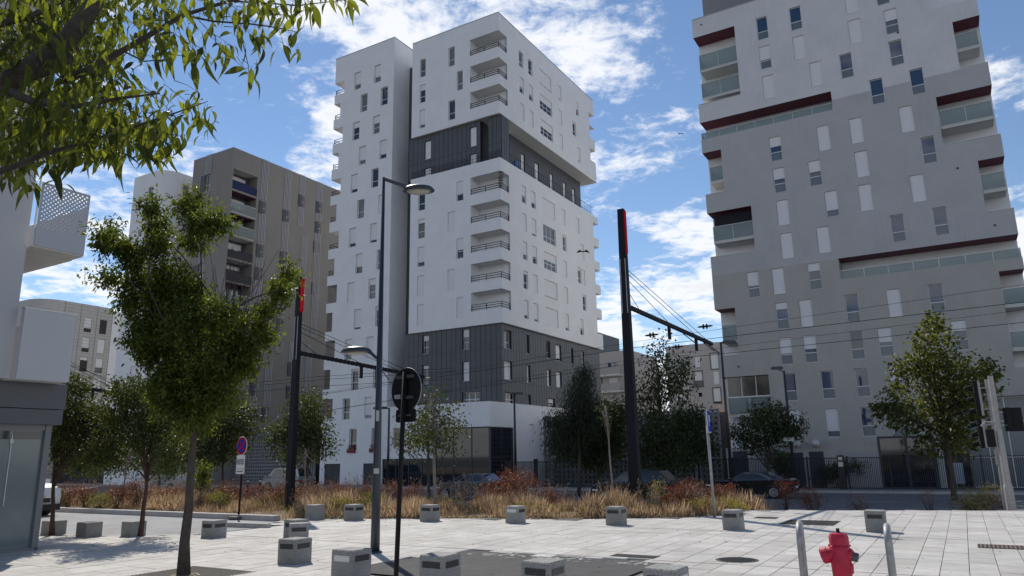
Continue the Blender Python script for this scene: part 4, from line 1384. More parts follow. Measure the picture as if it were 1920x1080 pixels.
fence(-31.5, -16.2, 51.6, 'dark bar fence running from the white tower to the grey tower')
fence(-15.9, 8, 51.6, 'dark bar fence along the foot of the grey tower')
t = thing('intercom_post', 'intercom post with letter slot at the fence gate of the grey tower', 'intercom post', G(-6.7, 51.35, -.75))
b = MB(); b.box(-.2, .2, -.1, .1, 0, 2.15); b.build('body', FEN, t)
b = MB(); b.box(-.14, .14, -.12, -.1, 1.45, 1.75); b.build('panel', ALU, t); b = MB(); b.box(-.12, .12, -.12, -.1, 1.85, 2.05); b.build('slot', ALU, t)
# ---------------------------------------------------------------- granite blocks
def granite(px, py, label, face='dd', h=.43, w=.39):
    """px,py: the lower front corner of the block in the photograph"""
    p = gp(px, py)
    t = thing('granite_bollard', label, 'bollard', p, R(15) if 'squeezed' in label else GR, 'granite blocks round the square')
    b = MB(); c = .014; h *= RND.uniform(.97, 1.03); w *= RND.uniform(.98, 1.03); hw = w
    t.rotation_euler.x = R(RND.uniform(-.9, .9)); t.rotation_euler.y = R(RND.uniform(-.9, .9)); t.rotation_euler.z += R(RND.uniform(-2.2, 2.2))
    # corner nearest the camera is the lower right front one: block spans x -w..0, y 0..w
    pr = [(0, 0, 0), (h - c, 0, 0), (h, c, 0)]
    b.box(-hw, 0, 0, hw, -.02, h - c, bot=False); b.f.pop(); b.m.pop()
    q0 = [(-hw, 0), (0, 0), (0, hw), (-hw, hw)]; q1 = [(-hw + c, c), (-c, c), (-c, hw - c), (-hw + c, hw - c)]
    for i in range(4):
        j = (i + 1) % 4
        b.quad((*q0[i], h - c), (*q0[j], h - c), (*q1[j], h), (*q1[i], h))
    b.quad(*[(*q, h) for q in q1])
    b.build('block', GRAN, t)
    mm = {'d': PLATED, 'w': PLATEW}
    if face[0] != '-':
        b = MB(); b.box(-hw * .87, -hw * .14, -.006, .0, h - .155, h - .075)
        for x in (-hw * .82, -hw * .19): b.lathe([(.008, 0), (.006, .003)], 8, (x, -.006, h - .115), axis=(0, -1, 0))
        b.build('reflector_plate', mm[face[0]], t)
    if face[1] != '-':
        b = MB(); b.box(.0, .006, hw * .14, hw * .87, h - .155, h - .075); b.build('reflector_plate', mm[face[1]], t)
    return t


BOLL = [(92, 1004, 'granite block half hidden behind the glazed corner on the left', '--', .34), (160, 1008.5, 'plain granite block by the side street, left of the thin leaning trunk', '--', .34),
        (244, 1007, 'plain granite block touching the thin leaning trunk', '--', .34), (398, 1009.5, 'granite block with two dark plates just right of the street tree trunk', 'dd', .38),
        (590, 975.5, 'plain granite block with yellowish top at the end of the side street', '--', .42), (664, 976.5, 'granite block at the grass edge, first to the left of the lamp post', 'dd', .43),
        (809, 978.5, 'granite block at the grass edge, first to the right of the round sign pole', 'dd', .43), (971, 982, 'granite block with one white and one dark plate at the grass edge', 'wd', .43),
        (1164, 986, 'granite block in front of the tall golden grass by the right mast', 'dd', .43), (1388, 995, 'granite block right of the parking sign pole at the paved corner', 'dd', .43),
        (1663, 999, 'granite block alone on the right part of the square', 'd-', .43), (553, 1010, 'granite block with a white right plate, farthest of the three in a row', 'dw', .40),
        (578, 1019, 'granite block squeezed in the middle of the three in a row', 'd-', .40), (552, 1059, 'granite block nearest of the three in a row, two dark plates', 'dd', .39),
        (659, 1095, 'large granite block beside the lamp post base with a white left plate', 'wd', .43), (831, 1111, 'large granite block on the asphalt strip right of the black pole', 'dd', .43),
        (1031, 1128, 'granite block at the bottom edge with a bright top, on the asphalt', 'dd', .43), (1272, 1150, 'granite block cut by the bottom edge, left of the hydrant', 'dw', .43),
        (1577, 1190, 'granite block top just below the hydrant between two steel hoops', 'dd', .43)]
for px, py, lab, f, bh in BOLL: granite(px, py, lab, f, bh)

# ---------------------------------------------------------------- street lamps


def vz(px, py, base):                       # height of the pixel above a ground position
    d = ray(px, py); s = (base.x ** 2 + base.y ** 2) ** .5 / (d.x ** 2 + d.y ** 2) ** .5
    return EYE + d.z * s


lb_ = gp(703, 1037)
t = thing('street_lamp', 'tall dark blue grey double lamp post with a high and a low lantern', 'street lamp', lb_, 0)
zt = vz(722, 333, lb_)
b = MB(); b.tube([(0, 0, 0), (0, 0, .9), (0, 0, zt)], [.088, .080, .028], 16); b.build('pole', LAMPC, t, smooth=True)
b = MB(); b.lathe([(.14, 0), (.13, .03), (.10, .04)], 16); b.build('base_plate', LAMPC, t)
b = MB(); b.box(-.04, .04, -.092, -.07, .5, 1.0); b.build('access_door', LAMPC, t)
e1 = dp(768, 352, lb_.y) - lb_
b = MB(); b.beam((0, 0, zt - .03), (e1.x, -.0, e1.z), .05, .06); b.build('arm', LAMPC, t)


def lantern(parent, c, dx, s=1.0, name='lantern'):
    b = MB()
    pr = [(.0, .105), (.14, .098), (.22, .065), (.255, .02), (.262, .0), (.255, -.02)]
    b.lathe([(r * s + .002, z * s) for r, z in reversed(pr)], 20)
    b.v = [(x * 1.25, y * .8, z) for x, y, z in b.v]
    o = b.build(name, mat('lantern_shell', (.05, .06, .072), .35, metal=.3), parent, c, dx, smooth=True)
    b = MB(); b.lathe([(.01, -.085 * s), (.15 * s, -.06 * s), (.22 * s, -.022 * s)], 20); b.v = [(x * 1.2, y * .78, z) for x, y, z in b.v]
    b.build('lens', mat('lamp_lens', (.42, .40, .35), .15), o, smooth=True)
    return o


c1 = dp(785, 357, lb_.y) - lb_
lantern(t, (c1.x, 0, c1.z), 0)
z2 = vz(711, 672, lb_)
c2 = dp(668, 659, lb_.y) - lb_
b = MB(); b.tube([(-.05, 0, z2), (c2.x + .26, 0, c2.z - .01)], .03, 8); b.build('arm', LAMPC, t)
lantern(t, (c2.x, 0, c2.z), 0, .92)
for k, (za, zb, ss) in enumerate(((vz(706, 790, lb_), vz(706, 770, lb_), .6), (vz(705, 888, lb_), vz(705, 878, lb_), 1))):
    b = MB(); b.box(-.045 * ss, .05 * ss, -.082, -.05, za, zb); b.build('sticker', mat('pale_sticker', (.5, .5, .48), .6), t)


def far_lamp(px_b, D, px_t, py_t, label, arm=(30, 0), two=False, py2=None):
    base = dp(px_b, 900, D); base.z = gz(toG(base)[1]) + .1
    t = thing('street_lamp', label, 'street lamp', base, 0)
    zt = vz(px_t, py_t, base) - base.z
    b = MB(); b.tube([(0, 0, 0), (0, 0, zt)], [.11, .06], 10); b.build('pole', LAMPC, t, smooth=True)
    s = D / F_PX
    b = MB(); b.beam((0, 0, zt - .05), (arm[0] * s * .5, 0, zt - arm[1] * s * .3), .06, .06); b.build('arm', LAMPC, t)
    b = MB(); w = abs(arm[0]) * s
    b.box(-.5 * w, .5 * w, -.16, .16, -.07, .05); b.box(-.42 * w, .42 * w, -.12, .12, .05, .1)
    b.build('lantern', LAMPC, t, (arm[0] * s * .62, 0, zt - arm[1] * s))
    if two:
        z2 = vz(px_b, py2, base) - base.z
        b = MB(); b.beam((0, 0, z2), (arm[0] * s * .5, 0, z2 + .1), .05, .05); b.build('arm', LAMPC, t)
        b = MB(); b.box(-.35, .35, -.1, .1, -.05, .06); b.build('lantern', LAMPC, t, (arm[0] * s * .6, 0, z2 + .12))
    return t


far_lamp(1372, 46, 1347, 642, 'dark lamp post with flat lantern left of the grey tower', (26, 0))
t = far_lamp(1490, 46, 1474, 695, 'thin lamp post with leftward lantern before the grey tower windows', (-20, -5), True, 768)
b = MB(); b.box(-.32, .32, -.14, -.10, 0, .24); b.build('small_white_sign', mat('sign_white', (.7, .7, .7), .5), t, (-.15, 0, 3.0))
far_lamp(967, 50, 963, 738, 'slim dark lamp post before the white podium', (14, 0))
far_lamp(727, 52, 724, 765, 'slim lamp post by the white wing with a short leftward arm', (-26, 0))

# ---------------------------------------------------------------- the signs
sb = dp(745, 900, 10.3); sb.z = 0
t = thing('road_sign', 'round road sign seen from behind, black, on a dark pole', 'road sign', sb, 0)
zc1 = vz(761, 730, sb); ztop = vz(763, 692, sb)
lean = dp(757, 760, 10.3).x - sb.x
b = MB(); b.tube([(0, 0, -.02), (lean * 1.12, 0, ztop - .04)], .033, 12); b.build('pole', BLACK, t, smooth=True)
yaw = R(40)
N_ = Vector((-math.sin(yaw), -math.cos(yaw), 0))
dc = Vector((dp(761, 730, 10.3).x - sb.x, .05, zc1))
b = MB(); b.lathe([(.295, -.012), (.305, -.008), (.305, .008), (.297, .012)], 36, axis=N_); b.build('disc', BLACK, t, dc, smooth=False)
b = MB(); b.lathe([(.3065, -.006), (.3085, 0), (.3065, .006)], 36, axis=N_); b.build('rim', GALV, t, dc)
ax = Vector((math.cos(yaw), -math.sin(yaw), 0))
for z in (.17, -.12):
    b = MB(); b.beam(tuple(ax * -.17), tuple(ax * .19), .03, .03); b.beam(tuple(ax * -.17 + Zv * .022 + N_ * .018), tuple(ax * .19 + Zv * .022 + N_ * .018), .008, .008)
    b.build('clamp_rail', mat('clamp_metal', (.10, .10, .105), .4, metal=.6), t, dc + N_ * .035 + Zv * z)
b = MB(); b.beam(tuple(ax * -.19), tuple(ax * -.06), .004, .05, up=(0, 0, 1)); b.build('sticker', mat('maker_sticker', (.35, .36, .42), .5), t, dc + N_ * .0525 + Zv * -.095)
pc = Vector((dp(760, 779, 10.3).x - sb.x, .05, vz(760, 779, sb)))
b = MB()
pts = []
for cx, cz, a0 in ((.165, .055, 0), (-.165, .055, 90), (-.165, -.055, 180), (.165, -.055, 270)):
    for k in range(5):
        a = R(a0 + 22.5 * k); pts.append((cx + .035 * math.cos(a), cz + .035 * math.sin(a)))
f_ = [ax * x + Zv * z + N_ * .01 for x, z in pts]; k_ = [ax * x + Zv * z - N_ * .01 for x, z in pts]
b.poly(f_); b.poly(list(reversed(k_)))
for i in range(len(pts)): b.quad(f_[i], k_[i], k_[(i + 1) % len(pts)], f_[(i + 1) % len(pts)])
b.build('plate', BLACK, t, pc)
b = MB(); b.beam(tuple(ax * -.12), tuple(ax * .14), .025, .025); b.build('clamp_rail', mat('clamp_metal', (.10, .10, .105), .4, metal=.6), t, pc + N_ * .03)


def text(s, size, m, parent, loc, rot, name='lettering'):
    c = bpy.data.curves.new(name, 'FONT'); c.body = s; c.size = size; c.align_x = 'CENTER'; c.align_y = 'CENTER'; c.extrude = .002; c.space_line = .95
    c.materials.append(m)
    tmp = bpy.data.objects.new('tmp', c)
    me = bpy.data.meshes.new_from_object(tmp)
    bpy.data.objects.remove(tmp)
    o = bpy.data.objects.new(name, me); COL.objects.link(o); o.parent = parent; o.location = loc; o.rotation_euler = rot
    o['kind'] = 'stuff'
    return o


nsb = gp(447, 972)
t = thing('road_sign', 'round red and blue no stopping sign with two white text plates', 'road sign', nsb, 0)
zn = vz(457, 836, nsb); D = nsb.y
xl = dp(457, 836, D).x - nsb.x
b = MB(); b.tube([(0, 0, 0), (xl * .95, 0, zn - .05)], .032, 10); b.build('pole', BLACK, t, smooth=True)
b = MB(); b.lathe([(.3, 0), (.28, .06), (.1, .08)], 14); b.build('base', mat('rubber_base', (.10, .10, .10), .8), t)
yaw = R(-38)
NS = Vector((-math.sin(yaw) * -1, -math.cos(yaw), 0)); NS = Vector((math.sin(yaw), -math.cos(yaw), 0))
AXS = Vector((math.cos(yaw), math.sin(yaw), 0))
RED = mat('sign_red', (.40, .008, .025), .75, spec=.1); BLU = mat('sign_blue', (.010, .035, .36), .75, spec=.1); WHT = mat('sign_white', (.7, .7, .7), .5); TXT = mat('sign_black', (.015, .015, .018), .6)
rs = .275
ctr = Vector((xl, 0, zn)) + NS * .06
b = MB(); b.lathe([(rs, -.01), (rs + .012, 0), (rs, .01)], 32, axis=NS); b.build('disc', WHT, t, ctr)
b = MB(); b.lathe([(rs * .97, .0105), (rs * .97, .013)], 32, axis=NS); b.build('red_ring', RED, t, ctr)
for k in range(4):
    b = MB(); c0 = R(90 * k + 0)
    pts = []
    a0, a1 = c0 - R(37), c0 + R(37)
    for q in range(9):
        a = a0 + (a1 - a0) * q / 8; pts.append((rs * .74 * math.cos(a), rs * .74 * math.sin(a)))
    pts.append((rs * .14 * math.cos(c0), rs * .14 * math.sin(c0)))
    b.poly([AXS * x + Zv * z + NS * .0165 for x, z in pts])
    b.build('blue_field', BLU, t, ctr)
w_ = .215
zp1 = vz(455, 866, nsb)
pcs = Vector((dp(454, 866, D).x - nsb.x, 0, zp1)) + NS * .05
for (zc_, hh_, tx, sz) in ((0, .40, 'DU LUNDI AU\nDIMANCHE DE\n7H00 A 20H00', .062), (-.285, .145, 'SAUF LIVRAISON', .047)):
    b = MB(); f_ = [AXS * x + Zv * (zc_ + z) + NS * .01 for x, z in ((-w_, -hh_ / 2), (w_, -hh_ / 2), (w_, hh_ / 2), (-w_, hh_ / 2))]; k_ = [v - NS * .02 for v in f_]
    b.quad(*f_)
    for i in range(4): b.quad(k_[i], k_[(i + 1) % 4], f_[(i + 1) % 4], f_[i])
    b.build('text_plate', WHT, t, pcs)
    text(tx, sz, TXT, t, pcs + Zv * zc_ + NS * .013, (R(90), 0, yaw))

psb = gp(1340, 970)
t = thing('road_sign', 'blue parking sign nearly edge on atop a grey pole in the grass', 'road sign', psb, 0)
D = psb.y
zt = vz(1326, 800, psb); xt = dp(1326, 800, D).x - psb.x
b = MB(); b.tube([(0, 0, 0), (xt * 1.1, 0, zt + .45)], .04, 10); b.build('pole', GALV, t, smooth=True)
yaw = R(66)
NS = Vector((math.sin(yaw), -math.cos(yaw), 0)); AXS = Vector((math.cos(yaw), math.sin(yaw), 0))
pc = Vector((dp(1325, 790, D).x - psb.x, -.02, vz(1325, 790, psb))) + NS * .03


def plate(hw, hh, off, th, m, name):
    b = MB(); f_ = [AXS * x + Zv * z + NS * (off + th) for x, z in ((-hw, -hh), (hw, -hh), (hw, hh), (-hw, hh))]; k_ = [v - NS * th for v in f_]
    b.quad(*f_); b.quad(*reversed(k_))
    for i in range(4): b.quad(k_[i], k_[(i + 1) % 4], f_[(i + 1) % 4], f_[i])
    return b.build(name, m, t, pc)


plate(.24, .31, 0, .03, mat('sign_back', (.5, .5, .5), .5), 'panel'); plate(.215, .285, .031, .002, BLU, 'blue_face')
text('P', .44, WHT, t, pc + NS * .036, (R(90), 0, yaw))
# small white notice at the plane tree
nb2 = dp(1797, 880, 46); nb2.z = -.7
t = thing('notice_board', 'small white notice board leaning beside the plane tree trunk', 'sign', nb2, GR)
b = MB(); b.box(-.25, .25, -.03, .0, .3, 1.55); b.build('panel', mat('notice_white', (.55, .58, .64), .5), t); b = MB(); b.box(-.2, -.16, 0, .05, 0, .4); b.box(.16, .2, 0, .05, 0, .4); b.build('leg', GALV, t)

# ---------------------------------------------------------------- hydrant and hoops
hp = gp(1571, 997, .97); hp.z = 0
t = thing('fire_hydrant', 'red fire hydrant with side caps between two steel hoops', 'fire hydrant', hp, R(-28))
HRED = mat('hydrant_red', (.44, .006, .042), .5, var=.22, vscale=16, bump=.15, bscale=60)
b = MB(); b.lathe([(.12, 0), (.12, .04), (.075, .06), (.075, .40), (.085, .62), (.088, .68), (.088, .84), (.084, .85)], 24); b.build('body', HRED, t, smooth=True)
b = MB(); b.lathe([(.082, .838), (.085, .842), (.085, .925), (.072, .955), (.02, .965)], 8); b.build('bonnet', HRED, t)
b = MB(); b.box(-.014, .014, -.014, .014, .962, 1.0); b.build('square_nut', BLACK, t)
for k in range(8):
    a = 2 * math.pi * k / 8 + .2
    b = MB(); b.lathe([(.008, 0), (.008, .012), (.004, .014)], 6, (math.cos(a) * .09, math.sin(a) * .09, .845)); b.build('bolt', HRED, t)
b = MB(); b.lathe([(.064, 0), (.064, .055), (.073, .057), (.073, .105), (.058, .12)], 18, (-.05, 0, .785), axis=(-1, -.05, -.30)); b.build('outlet_cap', HRED, t)
b = MB(); b.lathe([(.06, 0), (.062, .035), (.05, .055)], 18, (.05, 0, .775), axis=(1, -.1, -.28)); b.build('outlet', HRED, t)
b = MB(); b.lathe([(.04, .055), (.04, .098), (.034, .103)], 12, (.05, 0, .775), axis=(1, -.1, -.28)); b.build('outlet_cap', mat('grey_cap', (.10, .105, .11), .5, metal=.4), t)
b = MB(); b.lathe([(.01, -.05), (.03, -.045), (.034, .03), (.02, .045)], 10, (.07, -.02, .66)); b.build('side_boss', HRED, t)
b = MB(); b.tube([(-.07, .02, .70), (-.085, .01, .66), (-.075, 0, .64), (-.065, .01, .66)], .004, 6); b.build('chain', BLACK, t)
for px, lab in ((1497, 'grey steel hoop barrier standing left of the hydrant'), (1662, 'grey steel hoop barrier standing right of the hydrant')):
    p = gp(px, 986 if px < 1600 else 992, 1.0); p.z = 0
    t = thing('hoop_barrier', lab, 'barrier', p, R(-22.5) if px < 1600 else R(-27), 'steel hoops by the hydrant')
    b = MB(); r = .13; L = .42
    pts = [(0, 0, 0), (0, 0, 1.0 - r)] + [(0, r - r * math.cos(a), 1.0 - r + r * math.sin(a)) for a in [math.pi / 2 * k / 6 for k in range(1, 7)]]
    pts += [(0, L - r + r * math.sin(a), 1.0 - r + r * math.cos(a)) for a in [math.pi / 2 * k / 6 for k in range(0, 7)]] + [(0, L, 0)]
    b.tube(pts, .03, 12); b.build('hoop', GALV, t, smooth=True)
    b = MB()
    for y in (0, L): b.lathe([(.055, 0), (.05, .012), (.032, .015)], 14, (0, y, 0))
    b.build('foot_ring', GALV, t)

# ---------------------------------------------------------------- traffic signals
for px, py, D, top, name, lab, wide in ((1888, 957, 21.8, (1853, 705), 'traffic_light', 'nearer grey traffic light pole with square dark back board', .095), (1879, 938, 24.5, (1838, 712), 'traffic_light', 'farther traffic light pole with stacked black signal heads', .07)):
    base = dp(px, 900, D); base.z = gz(toG(base)[1])
    t = thing(name, lab, 'traffic light', base, GR)
    zt = vz(top[0], top[1], base) - base.z
    ARM = mat('grey_pole', (.34, .33, .32), .5, var=.15, vscale=10)
    b = MB(); b.tube([(0, 0, 0), (0, 0, .95), (0, 0, 1.05), (0, 0, zt)], [wide * 1.3, wide * 1.3, wide, wide * .75], 12); b.build('pole', ARM, t)
    if D > 23:
        b = MB(); b.box(-.10, .10, -.10, .10, 0, .12); b.tube([(0, 0, .0), (0, 0, .32)], wide * 1.35, 12); b.build('base_sleeve', mat('blue_sleeve', (.02, .03, .07), .5), t)
    heads = ((zt - .62, 1.15, -.30), (zt - 1.75, .95, -.34)) if D > 23 else ((zt - 1.25, .62, .32),)
    for hz, hh_, hx in heads:
        g = MB(); g.box(hx - .09, hx + .03, -.11, .11, hz - hh_ / 2, hz + hh_ / 2); ho = g.build('signal_head', BLACK, t)
        if D > 23:
            g = MB(); g.box(hx + .03, hx + .10, -.13, .13, hz - hh_ / 2 + .02, hz + hh_ / 2 - .02); g.build('head_back', ARM, ho)
            for k in range(3):
                zz_ = hz + hh_ * (.33 - .33 * k)
                g = MB(); g.tube([(hx - .13, 0, zz_), (hx - .30, 0, zz_ - .03)], [.085, .075], 12, cap=False); g.build('visor', BLACK, ho)
        g = MB(); g.beam((0, 0, hz + hh_ * .3), (hx, 0, hz + hh_ * .3), .04, .04); g.beam((0, 0, hz - hh_ * .3), (hx, 0, hz - hh_ * .3), .04, .04); g.build('bracket', ARM, t)
    if D < 23:
        g = MB(); g.box(.16, .62, -.02, .02, zt - 1.62, zt - .95); g.build('back_board', BLACK, t)
        g = MB(); g.box(-.34, -.12, -.10, .10, zt - 2.05, zt - 1.55); g.build('signal_head', BLACK, t)
        g = MB(); g.tube([(-.1, 0, zt - 1.35), (-.3, 0, zt - 1.32), (-.42, 0, zt - 1.45)], .025, 8); g.build('bracket', ARM, t)
    else:
        g = MB(); g.box(-.09, -.03, -.1, .1, 1.75, 2.25); g.build('push_button_box', ARM, t)

# ---------------------------------------------------------------- tram masts, wires
MASTD = mat('mast_navy', (.008, .010, .016), .6, spec=.22)


def mast(base, top, label, wb, wt_, armz, arm_end, s=1.0, yaw=GR):
    """tapered box mast, red light strip towards the top, cantilever arm with stays"""
    t = thing('tram_mast', label, 'tram mast', base, yaw, 'catenary masts of the tram line')
    zt = top - base.z
    b = MB()
    for z0, z1 in ((0, zt),):
        w0, w1 = wb / 2, wt_ / 2
        v = [(-w0, -w0 * .8, z0), (w0, -w0 * .8, z0), (w0, w0 * .8, z0), (-w0, w0 * .8, z0), (-w1, -w1 * .8, z1), (w1, -w1 * .8, z1), (w1, w1 * .8, z1), (-w1, w1 * .8, z1)]
        b.v += v; b.f += [(0, 1, 5, 4), (1, 2, 6, 5), (2, 3, 7, 6), (3, 0, 4, 7), (4, 5, 6, 7)]; b.m += [0] * 5
    b.build('column', MASTD, t)
    w = wt_ / 2
    b = MB()
    z0, z1 = zt * .838, zt - .03
    b.box(w * 1.01, w * 1.01 + (.05 if wt_ > .21 else .10), -w * .62, w * .5, z0 + .1, z1 - .1)
    for ze in (z0 + .1, z1 - .1): b.lathe([(w * .56, 0), (w * .56, .05 if wt_ > .21 else .10)], 14, (w * 1.01, -w * .06, ze), axis=(1, 0, 0))
    b.build('red_light_strip', REDL, t)
    b = MB()
    for k in range(60):
        z = zt * .64 + k * zt * .185 / 60; ww = (wb + (wt_ - wb) * z / zt) / 2
        for sx in (-.72, .72): b.box(ww * sx - .012, ww * sx + .012, -ww * .8 - .006, -ww * .8 - .001, z, z + .028)
    b.build('painted_hole_dots', mat('painted_hole_light', (.45, .48, .52), .5), t, kind='stuff')  # pale dots paint the daylight that would show through holes in the column
    ae = Matrix.Rotation(-yaw, 4, 'Z') @ (arm_end - base)
    az = armz - base.z
    a0 = Vector((0, 0, az))
    b = MB(); d = (ae - a0)
    b.beam(a0, ae, .10, .13)
    b.build('arm', MASTD, t)
    b = MB()
    for k in range(34):
        q = a0 + d * (k / 34); b.box(q.x - .03, q.x + .03, q.y - .055, q.y + .055, q.z - .085, q.z + .085)
    b.build('arm_lattice', MASTD, t, kind='stuff')
    for k, f in enumerate((.45, .62, .95, .78, .88)):
        q = a0 + d * f
        g = MB()
        if k in (0, 3): g.box(q.x - .05, q.x + .05, q.y - .05, q.y + .05, q.z - .55, q.z - .05)
        else: g.beam(q + Vector((0, 0, -.1)), q + Vector((.45, -.1, -.5)), .03, .03)
        g.build('hanger', MASTD, t)
    for za, f in ((zt * .80, .98), (zt * .785, .82), (zt * .765, .48), (zt * .73, .15)):
        g = MB(); g.tube([(0, 0, za), tuple(a0 + d * f)], .011, 5); g.build('stay', BLACK, t)
    return t


mb = Vector((3.85, 24.4, -.25))
M1 = mast(mb, vz(1161, 393, mb), 'tall dark tram mast with a red strip, right of the white tower', .36, .22, vz(1176, 573, mb), dp(1335, 645, 30.0))
b2 = dp(543, 930, 27.0); b2.z = -.3
M2 = mast(b2, vz(570, 520, b2), 'dark tram mast with red strip before the taupe tower', .28, .20, vz(566, 661, b2), dp(795, 707, 34.5))
b3 = dp(70, 900, 33.0); b3.z = -.3
M3 = mast(b3, vz(78, 590, b3), 'distant tram mast on the left half hidden by the kiosk corner', .4, .28, vz(80, 716, b3), dp(262, 745, 38))


def wire(name, label, px, Ds, r=.012, group='overhead tram wires'):
    pts = []
    for (x, y), D in zip(px, Ds): pts.append(dp(x, y, D))
    o = thing(name, label, 'wire', pts[0], 0, group)
    P = []
    for a, c in zip(pts, pts[1:]):
        for k in range(8): P.append(a + (c - a) * k / 8 - Zv * 0 - pts[0])
    P.append(pts[-1] - pts[0])
    b = MB(); b.tube(P, r, 5); b.build('cable', BLACK, o)
    return o


# the wires run with the tram line: from the second mast's arm past the first to the right
WL = 'thin black overhead tram wire crossing the two towers'
for i, (ya, yb, yc, D1, D2, D3, r) in enumerate(((738, 640, 523, 36, 28, 21.5, .006), (740, 651, 558, 36, 28, 21.5, .010), (772, 672, 572, 39, 31, 24.5, .006), (772, 680, 597, 39, 31, 24.5, .010))):
    wire('overhead_wire', WL, [(600, ya), (1195, yb), (1990, yc)], [D1, D2, D3], r)
for i, (ya, yb, yc) in enumerate(((722, 706, 695), (727, 712, 701), (736, 724, 716))):
    wire('overhead_wire', 'thin black overhead wire in front of the taupe tower and white wing', [(330, ya + 10), (600, yb), (850, yc - 5)], [44, 38, 33], .010)
for i, (ya, yb) in enumerate(((684, 742), (694, 755), (698, 775))):
    wire('overhead_wire', 'thin slack wire across the pale tiled block on the far left', [(130, ya), (290, yb), (420, yb + 16)], [40, 42, 44], .012)
for i, (x, y, D) in enumerate(((1222, 628, 27.5), (1322, 612, 26), (1270, 650, 30.5))):
    p = dp(x, y, D); t = thing('wire_insulator', 'small black insulator clipped on an overhead tram wire', 'insulator', p, GR, 'insulators on the tram wires')
    b = MB(); b.lathe([(.01, -.28), (.035, -.2), (.035, .2), (.01, .28)], 8, axis=(1, 0, 0)); b.lathe([(.10, -.012), (.10, .012)], 10, (-.06, 0, 0), axis=(1, 0, 0)); b.lathe([(.10, -.012), (.10, .012)], 10, (.06, 0, 0), axis=(1, 0, 0)); b.build('body', BLACK, t)

# ---------------------------------------------------------------- birds


def bird(px, py, D, s, label):
    p = dp(px, py, D)
    t = thing('bird', label, 'bird', p, 0)
    b = MB()
    b.lathe([(.01, -.17), (.04, -.1), (.055, 0), (.04, .1), (.012, .17)], 8, axis=(.2, 1, .1))
    for sx in (-1, 1):
        pts = [(0.03 * sx, -.06, .03), (.25 * sx, -.04, .13), (.48 * sx, -.06, -.10), (.50 * sx, -.08, -.12), (.26 * sx, .07, .12), (.03 * sx, .06, .03)]
        b.poly(pts); b.poly([(x, y, z - .012) for x, y, z in reversed(pts)])
    b.v = [(x * s, y * s, z * s) for x, y, z in b.v]
    b.build('body', BLACK, t)


bird(1093, 472, 30, .62, 'dark bird with spread wings before the white tower facade')
bird(1277, 251, 45, .42, 'tiny dark bird high in the sky between the towers')
# ---------------------------------------------------------------- vegetation
NR = np.random.default_rng(11)


def leafmesh(name, C, Dn, Nm, L, Wd, m, tint=None, fold=.25, extra=False):
    """n leaves: base C, direction Dn, normal Nm, length L, width Wd; four-cornered blade with a folded midrib"""
    n = len(C)
    S = np.cross(Dn, Nm); S /= np.maximum(np.linalg.norm(S, axis=1, keepdims=True), 1e-6)
    U = np.cross(S, Dn)
    L = np.broadcast_to(np.asarray(L, float), (n,))[:, None]; Wd = np.broadcast_to(np.asarray(Wd, float), (n,))[:, None]
    mid = C + Dn * L * .45
    V = np.empty((n, 4, 3))
    V[:, 0] = C
    V[:, 1] = mid + S * Wd * .5 + U * Wd * fold
    V[:, 2] = C + Dn * L - U * L * .08
    V[:, 3] = mid - S * Wd * .5 + U * Wd * fold
    me = bpy.data.meshes.new(name)
    me.vertices.add(n * 4); me.vertices.foreach_set('co', V.reshape(-1))
    tri = np.array([[0, 1, 2], [0, 2, 3]])
    idx = (np.arange(n)[:, None, None] * 4 + tri[None]).reshape(-1)
    me.loops.add(n * 6); me.loops.foreach_set('vertex_index', idx.astype(np.int32))
    me.polygons.add(n * 2)
    me.polygons.foreach_set('loop_start', np.arange(0, n * 6, 3, dtype=np.int32))
    try: me.polygons.foreach_set('loop_total', np.full(n * 2, 3, dtype=np.int32))
    except Exception: pass
    me.materials.append(m)
    if tint is None: tint = NR.random(n)
    at = me.attributes.new('tint', 'FLOAT', 'POINT'); at.data.foreach_set('value', np.repeat(tint, 4).astype(np.float32))
    me.update(calc_edges=True)
    me.validate()
    return me


def unit(a): return a / np.maximum(np.linalg.norm(a, axis=1, keepdims=True), 1e-6)


def clump_leaves(blobs, n, clump=.18, per=14, shell=.55):
    """points gathered in small clumps inside ellipsoids (centre, radii, weight)"""
    w = np.array([b[2] for b in blobs], float); w /= w.sum()
    nc = max(1, n // per)
    ch = NR.choice(len(blobs), nc, p=w)
    ce = np.array([b[0] for b in blobs])[ch]; ra = np.array([b[1] for b in blobs])[ch]
    d = unit(NR.normal(size=(nc, 3))); r = NR.random((nc, 1)) ** (1 / 3)
    r = shell + (1 - shell) * r if shell > 0 else r
    r = np.where(NR.random((nc, 1)) < .3, NR.random((nc, 1)), r)
    K = ce + d * ra * r * NR.uniform(.8, 1.12, (nc, 1))
    P = np.repeat(K, per, axis=0) + NR.normal(size=(nc * per, 3)) * clump
    out = np.repeat(unit(K - ce + 1e-6), per, axis=0)
    return P, out, np.repeat(NR.random(nc), per), K


